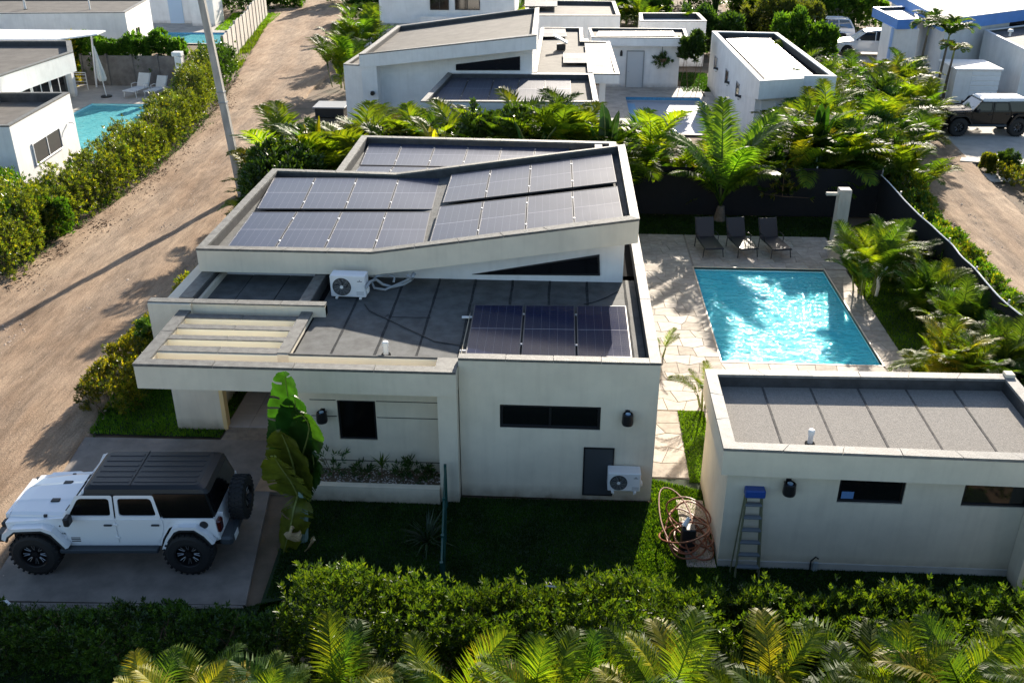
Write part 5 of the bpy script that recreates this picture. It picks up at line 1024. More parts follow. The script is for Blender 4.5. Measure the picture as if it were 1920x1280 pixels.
for k,(ct,w,yy,mm,tn) in enumerate([
  ([(560,925),(552,850),(545,780),(534,702)],.98,(.0,.25,.3,.15),'banana_leaf',.0),
  ([(560,925),(560,850),(556,790),(553,745)],.85,(0,.1,.05,-.25),'banana_leaf',.0),
  ([(561,925),(566,860),(580,800),(560,770)],.75,(0,.0,-.15,-.35),'banana_leaf',.0),
  ([(560,930),(552,880),(540,840),(528,812)],.92,(0,-.1,-.2,-.3),'banana_leaf_old',.0),
  ([(561,932),(548,905),(530,880),(516,858)],.92,(0,-.2,-.35,-.5),'banana_leaf_old',.12),
  ([(563,935),(575,905),(588,875),(586,850)],.5,(0,-.05,-.1,-.2),'banana_leaf',.05)]):
    paddle('leaf',[bpt(px,py,Yb+y) for (px,py),y in zip(ct,yy)],w,(1,-.25,.1),mm,bp,seed=k,torn=.05+tn,nl=70,nw=6,fold=.16,ridge=.005,wave=.035)
paddle('leaf',[bpt(560,925,Yb),bpt(552,950,Yb-.35),bpt(545,985,Yb-.45),bpt(528,1050,Yb-.4)],.7,(1,-.2,0),'banana_leaf_old',bp,seed=9,torn=.3,nl=40,nw=5,fold=.3,ridge=.006)['label']='drooping grey green lower leaf'
paddle('leaf',[bpt(548,985,Yb-.5),bpt(545,1000,Yb-.55),bpt(560,1012,Yb-.5)],.4,(.3,0,1),'dry_leaf',bp,seed=10,nl=8,fold=.2,rib='dry_leaf')['label']='folded dry pale brown leaf'
paddle('leaf',[bpt(590,1010,Yb-.3),bpt(575,1035,Yb-.2),bpt(600,1045,Yb-.1)],.35,(0,1,0),'dry_leaf',bp,seed=11,nl=8,torn=.25,rib='dry_leaf')
# broad leaf plants scattered in the rows
def broad(x,y,h,n,seed,label,m='banana_leaf',w=.42,group=None):
    rg=random.Random(seed); r=thing('broad_leaf_plant',label,'plant',(x,y,0),group=group)
    for k in range(n):
        a=rg.uniform(0,6.28); o=rg.uniform(.2,.9); hh=h*rg.uniform(.7,1.05); ct=[(0,0,0),(o*.2*math.cos(a),o*.2*math.sin(a),hh*.5),(o*.6*math.cos(a),o*.6*math.sin(a),hh*.85),(o*1.1*math.cos(a),o*1.1*math.sin(a),hh)]
        paddle('leaf',ct,w*rg.uniform(.8,1.2),(-math.sin(a),math.cos(a),0),m,r,seed=k+seed,nl=9,nw=2,taper=.8)
k=0
for px,py,Y_,h,mm,lab in ((735,240,35.6,3.9,'banana_leaf','upright broad leaf plant with a curled tip left of the white villa wall'),(1140,240,36.2,4.3,'banana_leaf','broad leaf plant in the palm row near the pool terrace'),(1340,20,91,3.6,'banana_leaf','bright broad leaf plant beside the far dirt track'),(1000,240,35.8,3.9,'banana_leaf','broad leaf plant in the middle of the palm row'),(820,235,35.9,3.6,'leaf_yellow','yellowing broad leaf plant behind the rear roof'),(1530,300,39.5,3.8,'banana_leaf','broad leaf plant in the palm thicket above the black fence'),(585,215,36.5,3.8,'leaf_yellow','yellow broad leaf plant left of the white villa')):
    p=GY(px,py,Y_); broad(p.x,Y_,h,8,800+k,lab,mm,.55); k+=1
# spiky plants
def spiky(x,y,z,h,n,seed,label,m='leaf_agave',w=.05,up=.9,stem=0,name='spiky_plant'):
    rg=random.Random(seed); r=thing(name,label,'plant',(x,y,z)); V=[];F=[]
    for k in range(n):
        a=rg.uniform(0,6.28); e=rg.uniform(.25,1.4)*up; l=h*rg.uniform(.75,1.1); d=Vector((math.cos(a)*math.cos(e),math.sin(a)*math.cos(e),math.sin(e))); s=Vector((-math.sin(a),math.cos(a),0))*w*.5; b=Vector((0,0,stem)); q=b+d*l*.5; t=q+(d-Vector((0,0,.45))).normalized()*l*.5
        i=len(V); V+=[tuple(b-s*.6),tuple(b+s*.6),tuple(q+s),tuple(q-s),tuple(t)]; F+=[(i,i+1,i+2,i+3),(i+3,i+2,i+4)]
    m_=MB(); m_.v=V; m_.f=F; m_.build('leaves',m,r)
    if stem: MB().cyl((0,0,0),(0,0,stem+.03),.018,n=6).build('stem','wood',r)
    return r
p=G(802,1015); spiky(p.x,p.y,0,.75,46,1,'dark spiky plant on the shaded lawn below the planter',w=.035)
p=G(1715,168); spiky(p.x,p.y,0,1.5,40,2,'dark agave at the foot of the blue edged house',w=.16)
p=G(800,232); 
p=GY(717,892,17.65); spiky(p.x,17.65,.3,.36,26,3,'small spiky palm like plant in the middle of the planter','frond_green',w=.03,stem=.32)
def bushlet(x,y,z,h,seed,label,m='leaf_dark',ll=.13,lw=.035,n=26):
    rg=np.random.default_rng(seed); P=rg.normal(0,1,(n,3))*np.array([h*.28,h*.2,h*.3])+np.array([0,0,h*.55]); P[:,2]=np.clip(P[:,2],.03,h); D=unit(P-np.array([0,0,h*.15])+rg.normal(0,.05,(n,3))); V,F=sprigs(P,D,7,ll,lw,rg)
    r=thing('planter_plant',label,'plant',(x,y,z)); npmesh('foliage',V,F,m,r); s=MB()
    for i in range(5): s.tube([(0,0,0),tuple(P[i*3])],[.012,.005],4,cap=False)
    s.build('stems','wood',r)
for px,x,h,lab in ((623,-5.0,.55,'leafy dark plant at the left end of the planter'),(683,-4.3,.3,'small dark plant left of the spiky one in the planter'),(755,-3.45,.34,'low leafy plant right of the spiky one in the planter'),(780,-3.12,.48,'taller leafy plant near the right end of the planter'),(800,-2.85,.3,'low plant at the right end of the planter')):
    bushlet(x,17.68,.3,h,int(px),lab)
p=G(1340,868); spiky(p.x+.1,p.y,.0,.35,26,5,'small reddish plant against the pool house wall','leaf_ixora',w=.05)
p=G(1225,385); bushlet(p.x,p.y,0,.5,91,'small twiggy plant on the lawn by the black fence','leaf_hedge')
p=GY(1470,340,36.8); bushlet(p.x,36.75,.9,1.1,92,'shoots growing through the black fence','leaf_ixora',ll=.2,lw=.07,n=40)
# hanging basket on the outbuilding
hb=GY(1241,112,60.95); r=thing('hanging_basket','round hanging basket of dark foliage on the white outbuilding wall','hanging basket',(hb.x,60.9,hb.z)); MB().lathe([(0,-.18),(.2,-.12),(.3,.05),(.3,.1)],'z',n=12).build('basket','wood',r); MB().tube([(0,0,.08),(0,.1,.75)],.015,4).build('chain','black_metal',r)
rgx=np.random.default_rng(3); P=rgx.normal(0,.16,(60,3)); V,F=sprigs(P,unit(P+1e-3),6,.22,.09,rgx); npmesh('foliage',V,F,'leaf_dark',r)
# dark creeper over the outbuilding corner
hedge('shrub',[(6.9,60.2),(8.2,60.4)],1.2,3.3,500,95,'climbing foliage hanging over the right corner of the outbuilding','leaf_dark',.28,.13,k=6,cat='shrub',low=2.2)
# ================================================================== OBJECTS
# utility pole
b=G(455,366); t_=GY(378,0,b.y+.0); d=(t_-b).normalized(); top=b+d*14
u=thing('utility_pole','tall grey concrete utility pole leaning over the dirt road','pole',tuple(b)); dd=(top-b)
q=MB(); s0,s1=.155,.10
def sq(c,s): return [tuple(c+Vector((x*s,y*s,0))) for x,y in((-1,-.8),(1,-.8),(1,.8),(-1,.8))]
z0=Vector((0,0,-.2)); q.v=sq(z0,s0)+sq(dd*.5,(s0+s1)/2)+sq(dd,s1); q.f=[(i,(i+1)%4,4+(i+1)%4,4+i) for i in range(4)]+[(4+i,4+(i+1)%4,8+(i+1)%4,8+i) for i in range(4)]+[(8,9,10,11)]; q.build('shaft','pole_concrete',u)
for f in (.28,.31): c=dd*f; MB().box(c.x-.16,c.x+.16,c.y-.15,c.y+.15,c.z-.02,c.z+.02).build('band','grey_metal',u)
# black fence: back run and right run
def netfence(name,path,h,label,rope,seed):
    r=thing(name,label,'fence'); V=[];F=[]; n=int(sum(math.dist(a,b) for a,b in zip(path,path[1:]))*3)
    for i in range(n+1):
        t=i/n; x,y=lerp_poly(path,t); 
        for j in range(5):
            z=j/4*h*(1+.0*vnoise(t*9,1,seed)); w=.05*(vnoise(t*n*.35,j*.8,seed)-.5); tz=.07*(vnoise(t*n*.2,3,seed)-.5) if j==4 else 0; V.append((x+w,y+w*.4,z+tz))
    for i in range(n):
        for j in range(4): a=i*5+j; F.append((a,a+5,a+6,a+1))
    npmesh('net',np.array(V),np.array(F),'shade_net',r)
    L=sum(math.dist(a,b) for a,b in zip(path,path[1:])); k=int(L/2.2)
    for i in range(k+1): x,y=lerp_poly(path,i/k); MB().cyl((x+.05,y+.06,0),(x+.05,y+.06,h+.08),.03,n=6).build('post','grey_metal',r)
    if rope: MB().tube([V[i*5+4] for i in range(n+1)],.022,5).build('top_rope','white_metal',r)
netfence('net_fence',[(2.2,36.98),(7,37.0),(12.35,37.05)],1.95,'black shade net fence running behind the loungers and the coconut palm',False,1)
netfence('net_fence',[(12.35,37.05),(12.3,33),(12.4,29.5),(12.3,25.5),(12.45,20)],1.75,'black shade net fence with a pale top rope along the dirt track',True,2)
# green chain link fence
gf=thing('chain_link_fence','low green chain link fence running out from the villa wall','fence',(-2.38,17.1,0),R(5.5))
for y in (0,-1.2,-2.4,-3.2): MB().box(-.03,.03,y-.03,y+.03,0,1.1).build('post','green_metal',gf)
mm=MB()
for k in range(56):
    y=-k*.058; mm.tube([(0,y,.05),(.012,y-.29,1.05)],.005,3,cap=False); mm.tube([(.01,y-.29,.05),(-.0,y,1.05)],.005,3,cap=False)
for z in (.05,.55,1.05): mm.tube([(0,0,z),(0,-3.2,z)],.008,4)
mm.build('mesh','green_metal',gf)
MB().cyl((0,0,1.05),(0,-3.2,1.05),.02,n=6).build('top_rail','green_metal',gf)
wr=thing('wire_line','thin pale metal rail half hidden in the front hedge','rail',tuple(G(1020,1098,1.0))); e=G(1110,1104,1.0)-wr.location; MB().tube([(0,0,0),tuple(e)],.018,5).build('bar','white_metal',wr)
# shower column
sc=thing('shower_column','pale concrete outdoor shower column at the corner of the pool terrace','shower',(9.72,32.6,0)); MB().ext([(-.21,-.2),(.21,-.2),(.21,.2),(-.21,.2)],'z',0,2.5,1.0,.95,(0,0)).build('column','concrete_old',sc); MB().box(-.62,.0,-.07,.07,2.3,2.4,.01).build('spout','concrete_old',sc); MB().box(-.2,.2,-.19,.19,2.5,2.54,.01).build('cap','concrete_pale',sc); MB().cyl((-.1,-.2,1.2),(-.1,-.25,1.2),.035,n=8).build('valve','chrome',sc)
dw=thing('driftwood','small pale driftwood sculpture on the lawn right of the pool','sculpture',tuple(G(1642,556))); MB().tube([(0,0,0),(.02,0,.35),(-.03,0,.6),(.08,0,.85),(.2,0,1.05)],[.05,.06,.05,.05,.03],7).tube([(.0,0,.7),(.25,.02,.85),(.42,.0,.86)],[.04,.05,.03],6).tube([(.08,0,.85),(.02,0,1.1)],[.04,.02],6).build('wood','driftwood',dw)
# sun loungers
def lounger(label,loc,rz,fab,frm,back_tilt=58,group=None):
    r=thing('sun_lounger',label,'sun lounger',loc,rz,group)
    w=.33; MB().box(-w,w,-.85,.38,.34,.375,.01).build('seat',fab,r)
    b=MB().box(-w,w,0,.72,0,.03,.01); b.xf(Matrix.Translation((0,.38,.36))@Matrix.Rotation(R(back_tilt),4,'X')); b.build('backrest',fab,r)
    f=MB()
    for s in(-1,1): f.tube([(s*w,-.88,.35),(s*w,.42,.35),(s*w,.42+.74*math.cos(R(back_tilt)),.35+.74*math.sin(R(back_tilt)))],.02,5)
    f.tube([(-w,-.88,.35),(w,-.88,.35)],.02,5); f.build('frame',frm,r)
    for s in(-1,1):
        for y in(-.72,.45): MB().tube([(s*w,y,.35),(s*(w+.04),y-.06,0)],.018,5).build('leg',frm,r)
    for s in(-1,1): MB().tube([(s*w*1.05,-.05,.36),(s*w*1.12,-.02,.55),(s*w*1.12,.32,.56),(s*w*1.05,.48,.5)],.016,5).build('arm',frm,r)
    return r
L1=lounger('leftmost of the three dark loungers beside the pool',(5.28,33.05,.03),R(8),'wicker','black_metal',62,'pool loungers')
L2=dup(L1,(6.45,33.1,.03),R(12),'middle one of the three dark loungers beside the pool'); L3=dup(L1,(7.62,33.1,.03),R(12),'rightmost of the three dark loungers beside the pool')
L4=lounger('left white lounger beside the closed white parasol',(-25.75,57.3,.03),R(-12),'canvas','white_metal',60,'white loungers'); dup(L4,(-24.65,57.4,.03),R(-12),'right white lounger below the white pillar')
for o in (L4,): o.scale=(1.15,)*3
um=thing('closed_parasol','closed white parasol standing on the terrace beside the left pool','parasol',tuple(G(200,182,.03))); MB().cyl((0,0,0),(-.15,0,2.3),.03,n=8).build('pole','white_metal',um); MB().cyl((0,0,0),(0,0,.07),.32,n=16).build('base','black_plastic',um)
cn=MB().lathe([(.02,2.95),(.06,2.6),(.13,2.0),(.2,1.5),(.24,1.1),(.18,.95),(.05,.95)],'z',n=16); cn.v=[(x*(1+.22*math.cos(6*math.atan2(y,x)))-.15*z/2.3,y*(1+.22*math.cos(6*math.atan2(y,x))),z) for x,y,z in cn.v]; cn.build('canopy','canvas',um)
# ---- air conditioners
def ac(label,loc,rz,w,h,dp,feet='white_plastic'):
    r=thing('air_conditioner',label,'air conditioner',loc,rz); MB().box(-w/2,w/2,-dp/2,dp/2,.05,h,.015).build('casing','white_metal',r)
    cx=-w*.17; cz=.05+(h-.05)*.48; rr=(h-.05)*.40; y=-dp/2
    MB().lathe([(0,y-.004),(rr*.98,y-.004),(rr,y-.012),(rr*1.03,y-.012),(rr*1.04,y+.002)],'y',(cx,0,cz),n=32).build('fan_recess','fan_grey',r)
    g=MB()
    for k in range(1,8): g.tube([(cx+rr*k/8*math.cos(a),y-.014,cz+rr*k/8*math.sin(a)) for a in np.linspace(0,2*PI,25)[:-1]],.0025,3,close=True)
    for k in range(12): a=k*PI/6; g.tube([(cx+rr*.2*math.cos(a),y-.016,cz+rr*.2*math.sin(a)),(cx+rr*math.cos(a+.35),y-.016,cz+rr*math.sin(a+.35))],.003,3,cap=False)
    g.build('fan_grille','grey_metal',r); MB().lathe([(0,y-.03),(rr*.19,y-.028),(rr*.2,y-.01)],'y',(cx,0,cz),n=16).build('fan_hub','white_plastic',r)
    for k in range(5): MB().tube([(cx,y-.009,cz),(cx+rr*.5*math.cos(k*1.257),y-.0095,cz+rr*.5*math.sin(k*1.257)),(cx+rr*.95*math.cos(k*1.257+.5),y-.009,cz+rr*.95*math.sin(k*1.257+.5))],[.01,rr*.13,rr*.05],4).build('fan_blade','black_plastic',r) if k<3 else None
    MB().box(w*.28,w*.42,y-.002,y,h*.76,h*.785).lathe([(0,y-.002),(.012,y-.002)],'y',(w*.35,0,h*.82),n=10).build('logo','print_black',r)
    lv=MB()
    for k in range(5): lv.box(w*.24,w*.45,y-.003,y,h*(.18+k*.035),h*(.18+k*.035)+.006)
    lv.build('louvre','grey_metal',r)
    MB().box(w/2,w/2+.05,-dp*.3,dp*.15,.12,h*.45,.02).build('valve_cover','white_plastic',r)
    for s in(-1,1): MB().box(s*w*.34-.03,s*w*.34+.03,-dp/2-.03,dp/2+.02,-.0,.05,.008).build('foot',feet,r)
    return r
ac('white outdoor air conditioner standing on the shaded lower roof',(-5.13,21.25,ROOFZ),R(-2),.86,.60,.36)
ac('white outdoor air conditioner mounted low on the front wall beside the grey panel',(1.46,17.33,.46),0,.70,.50,.32)
br=thing('wall_bracket','white bracket carrying the air conditioner on the front wall','bracket',(1.46,17.35,.44)); 
for s in(-1,1): MB().box(s*.22-.015,s*.22+.015,-.2,.19,0,.018).box(s*.22-.015,s*.22+.015,.17,.195,-.18,.02).build('arm','white_metal',br)
hs=thing('insulated_pipes','grey insulated pipes looping from the roof air conditioner to the wall','pipe')
def hp(px,py,z): return tuple(G(px,py,z))
MB().tube([hp(686,540,3.5),hp(694,528,3.5),hp(705,524,3.4),hp(718,533,3.25),hp(735,538,3.2),hp(757,533,3.2),hp(772,524,3.3),hp(775,518,3.5)],.035,7).build('pipe','hose_grey',hs)
MB().tube([hp(775,519,3.45),hp(752,530,3.25),hp(722,543,3.2),hp(702,540,3.22),hp(697,528,3.3),hp(706,518,3.45),hp(727,514,3.45),hp(740,519,3.4),hp(738,529,3.28)],.03,7).build('pipe','hose_grey',hs)
MB().tube([hp(777,513,3.5),hp(770,520,3.45),hp(762,516,3.5)],.05,6).build('tape_end','grey_metal',hs)
cb=thing('black_cable','thin black cable snaking over the lower roof to the solar panels','cable')
MB().tube([hp(684,570,ROOFZ+.02),hp(692,582,ROOFZ+.02),hp(712,592,ROOFZ+.02),hp(722,596,ROOFZ+.02),hp(755,612,ROOFZ+.02),hp(790,628,ROOFZ+.02),hp(815,640,ROOFZ+.02),hp(850,645,ROOFZ+.02),hp(868,648,ROOFZ+.03)],.012,5).tube([hp(722,594,ROOFZ+.02),hp(728,589,ROOFZ+.02),hp(731,592,ROOFZ+.02),hp(735,594,ROOFZ+.02),hp(775,595,ROOFZ+.02),hp(808,595,ROOFZ+.02)],.008,4).build('cable','black_plastic',cb)
cb=thing('black_cable','black cable running from the solar panels to the right parapet','cable'); MB().tube([hp(1095,570,ROOFZ+.02),hp(1115,566,ROOFZ+.02),hp(1140,556,ROOFZ+.02),hp(1160,545,ROOFZ+.03)],.012,5).build('cable','black_plastic',cb)
# vents
def vent(name,label,p,h,r=.05,m='white_plastic'):
    t=thing(name,label,'vent pipe',p); MB().cyl((0,0,0),(0,0,h*.8),r,n=12).build('pipe',m,t); MB().lathe([(r*1.25,h*.68),(r*1.25,h*.92),(r*.9,h*.99),(0,h)],'z',n=14).build('cap',m,t); MB().cyl((0,0,-.005),(0,0,.03),r*1.9,n=10).build('collar','bitumen',t)
vent('vent_pipe','rounded white vent pipe on the sunlit edge of the lower roof',tuple(G(724,666,ROOFZ)),.34,.055)
vent('vent_pipe','square topped white vent pipe on the pool house roof',tuple(G(1518,832,2.63)),.33,.05)
vent('vent_pipe','small white vent pipe with a shadow on the far left roof',tuple(G(48,18,3.5)),.9,.07)
p=G(1888,704,2.93); tag(MB().box(p.x-.06,p.x+.13,p.y-.1,p.y+.1,2.92,3.0,.01).build('parapet_block','stucco'),'small light block on the back right corner of the pool house parapet','block')
# wall lamps, grille, grey panel
def lamp(label,x,y,z):
    r=thing('wall_lamp',label,'wall lamp',(x,y,z)); MB().box(-.05,.05,-.04,0,-.12,.12,.01).build('mount','black_metal',r)
    MB().lathe([(.115,-.14),(.125,-.1),(.115,.1),(.09,.12)],'z',(0,-.16,0),n=18).build('shade','black_metal',r); MB().lathe([(0,-.14),(.112,-.14)],'z',(0,-.16,0),n=18).build('base_disc','black_metal',r)
    MB().cyl((0,-.16,-.05),(0,-.16,.115),.055,n=12).build('bulb','lamp_glass' if 'lamp_glass' in M else mat('lamp_glass',(.25,.42,.62),.1,coat=1).name,r); MB().box(-.08,.08,-.1,0,.02,.05).build('arm','black_metal',r)
lamp('black wall lamp at the right end of the villa front wall',1.47,17.55,2.2); lamp('black wall lamp above the blue topped ladder',4.42,15.45,2.03); lamp('black wall lamp half hidden behind the banana plant',-5.42+.25,18.02,1.75)
gp=thing('wall_panel','grey panel in a black frame beside the air conditioner on the front wall','panel',(.91,17.53,.75)); MB().box(-.30,.30,-.01,.0,-.59,.59).build('sheet','grille_grey',gp); MB().box(-.33,-.30,-.02,.0,-.62,.62).box(.30,.33,-.02,0,-.62,.62).box(-.3,.3,-.02,0,-.62,-.59).box(-.3,.3,-.02,0,.59,.62).build('frame','black_metal',gp)
# stains on the front wall low down and pebbles in the planter
pb=MB(); rgp=random.Random(4)
for k in range(420):
    x=rgp.uniform(-5.28,-2.56); y=rgp.uniform(17.36,17.97); s=rgp.uniform(.012,.028); pb.add([(x-s,y,.3),(x,y-s*.8,.3),(x+s,y,.3),(x,y+s*.8,.3),(x,y,.3+s)],[(0,1,4),(1,2,4),(2,3,4),(3,0,4)])
tag(pb.build('pebbles','pebble'),'pale pebbles covering the soil of the planter','pebbles',kind='stuff')
# ladder leaning against the pool house
ld=thing('step_ladder','closed step ladder with a blue top leaning on the pool house wall','ladder',(3.80,15.1,0)); ld.scale=(.86,1,1)
tp=Vector((.0,.30,1.95)); wb,wt=.27,.17
for s in(-1,1): MB().tube([(s*wb,0,0),(s*wt,.28,1.85)],.026,4).build('rail','ladder_green',ld)
for s in(-1,1): MB().tube([(s*wb*1.15-.04,.16,0),(s*wt-.02,.31,1.82)],.018,4).build('rear_rail','ladder_green',ld)
for k in range(6):
    t=.13+k*.145; w=wb+(wt-wb)*t; MB().box(-w,w,.28*t-.05,.28*t+.05,1.85*t-.012,1.85*t+.03,.006).build('step','step_grey',ld)
MB().box(-.22,.22,.16,.36,1.78,1.95,.02).build('top_cap','ladder_blue',ld)
# coiled hose on small slab
ps=struct(MB().box(2.66,3.24,15.35,17.6,-.06,.03).build('side_slab','tile_pale2' if 'tile_pale2' in M else mat('tile_pale2',(.46,.36,.29),.7,var=.1,vs=2).name))
ho=thing('hose_coil','tangled coil of copper coloured hose on the slab beside the pool house','hose',(2.75,16.35,0))
hm=MB(); rgh=random.Random(12)
for k,(cx,cy,rx,ry,tw,z) in enumerate([(-.2,.25,.33,.95,.15,.35),(.0,.05,.42,.85,-.1,.3),(-.1,-.3,.48,.5,.2,.5),(.1,.1,.36,.75,.3,.22),(.2,-.45,.3,.42,0,.18),(-.05,-.55,.42,.3,.5,.42),(.05,.35,.25,.5,.9,.5),(.12,.0,.33,.62,-.35,.12),(.3,-.3,.16,.5,.15,.3)]):
    pts=[]
    for a in np.linspace(0,2*PI,27)[:-1]:
        x=rx*math.cos(a); y=ry*math.sin(a); pts.append((cx+x*math.cos(tw)-y*math.sin(tw)+.02*math.sin(3*a+k),cy+x*math.sin(tw)+y*math.cos(tw),.03+z*(.6+.4*math.sin(a*1.0+k*1.3))))
    hm.tube(pts,.019,6,close=True)
hm.build('loops','hose_copper',ho)
hk=thing('hose_stand','dark stand with a pale plastic reel inside the coiled hose','hose reel',(2.72,15.95,0)); MB().box(-.14,.14,-.12,.12,0,.55,.02).build('post','black_plastic',hk); MB().cyl((-.10,-.02,.58),(.0,.08,.72),.06,.04,n=10).build('reel','white_plastic',hk)
ws=thing('wall_tap','dark tap with a pale downpipe at the foot of the pool house wall','tap',(4.78,15.42,0)); p=G(1518,1050); ws.location=(p.x,15.42,0); MB().tube([(-.06,0,0),(-.08,-.04,.25),(.0,-.05,.36),(.06,-.03,.3)],.016,6).build('spout','black_metal',ws); MB().box(-.03,.08,-.05,0,-.02,.22,.02).build('downpipe','hose_grey',ws)
# loose slab and rubble on the track edge
p=G(1612,0,0); p=G(1815,301); tag(MB().prism([(p.x-.5,p.y-.3),(p.x+.35,p.y-.5),(p.x+.6,p.y+.1),(p.x-.2,p.y+.3)],.0,.07).build('loose_slab','concrete_pale'),'loose pale paving slab lying at the corner of the right hand driveway','slab')
p=G(1400+475,301)
p=G(1890,335); struct(MB().box(p.x-1.2,p.x+2.6,p.y-.5,p.y+.6,-.02,.035).build('stepping_path','concrete_pale'))
p=G(12,1137); tag(MB().tube([(p.x-.3,p.y,.1),(p.x,p.y,.12),(p.x+.12,p.y-.05,.1)],[.05,.06,.03],7).build('white_pipe','white_plastic'),'short white pipe end at the left edge beside the lower hedge','pipe')
rb=random.Random(8)
for k,(px,py,s) in enumerate([(1640,0,0)]): pass
for k,(px,py,s,lab) in enumerate([(1705,205,.55,'pale rock beside the bumper of the black vehicle'),(1725,190,.4,'dark rock near the slim palms'),(1748,240,.45,'white rock at the corner of the right driveway')]):
    p=G(px,py); m_=MB().lathe([(0,0),(s*.9,.02),(s,.25*s),(s*.6,.5*s),(0,.58*s)],'z',n=9); m_.v=[(x*(1+.3*vnoise(x*3+k,y*3)),y*(.7+.3*vnoise(y*4,x*2)),z) for x,y,z in m_.v]; o=m_.build('rock','concrete_pale' if k!=1 else 'grey_block'); o.location=p; tag(o,lab,'rock')
# ================================================================== VEHICLES
def wheel(parent,x,y,r,w,rim='rim_dark',spoke='rim_alu',side=1,knob=True,axis='y',z=None,name='wheel'):
    wh=bpy.data.objects.new(name,None); C.objects.link(wh); wh.parent=parent; wh.location=(x,y,z if z is not None else r)
    if axis=='x': wh.rotation_euler=(0,0,PI/2)
    t=MB().lathe([(r*.52,-w*.5),(r*.60,-w*.52),(r*.85,-w*.52),(r*.97,-w*.42),(r,-w*.3),(r,w*.3),(r*.97,w*.42),(r*.85,w*.52),(r*.60,w*.52),(r*.52,w*.5)],'y',n=36)
    if knob:
        for k in range(26):
            a=2*PI*k/26
            for yy in(-.36,-.12,.14,.38):
                q=MB().box(-.022,.022,-w*.1,w*.1,-.02,.016); q.xf(Matrix.Rotation(a+(.06 if yy in(-.12,.38) else 0),4,'Y')@Matrix.Translation((0,yy*w,r))); t.add(q.v,q.f)
    t.build('tyre','rubber',wh)
    s=side; MB().lathe([(0,s*w*.2),(r*.3,s*w*.22),(r*.5,s*w*.16),(r*.54,s*w*.5),(r*.57,s*w*.53)],'y',n=28).build('rim',rim,wh)
    sp=MB()
    for k in range(8):
        a=2*PI*k/8; 
        for da in(-.13,.13): sp.tube([(r*.22*math.cos(a+da*.5),s*w*.30,r*.22*math.sin(a+da*.5)),(r*.47*math.cos(a+da),s*w*.36,r*.47*math.sin(a+da))],.009,4)
    sp.build('spokes',spoke,wh); MB().lathe([(0,s*w*.36),(r*.13,s*w*.34),(r*.15,s*w*.22)],'y',n=12).build('hub_cap',rim,wh)
    return wh
def rounded(pts,r=.06,n=3):
    out=[]; k=len(pts)
    for i in range(k):
        a=Vector(pts[i-1]);b=Vector(pts[i]);c=Vector(pts[(i+1)%k]); u=(a-b); v=(c-b); ru=min(r,u.length*.45,v.length*.45); p=b+u.normalized()*ru; q=b+v.normalized()*ru
        for j in range(n+1): t=j/n; out.append(tuple((p*(1-t)+b*t)*(1-t)+(b*(1-t)+q*t)*t))
    return out
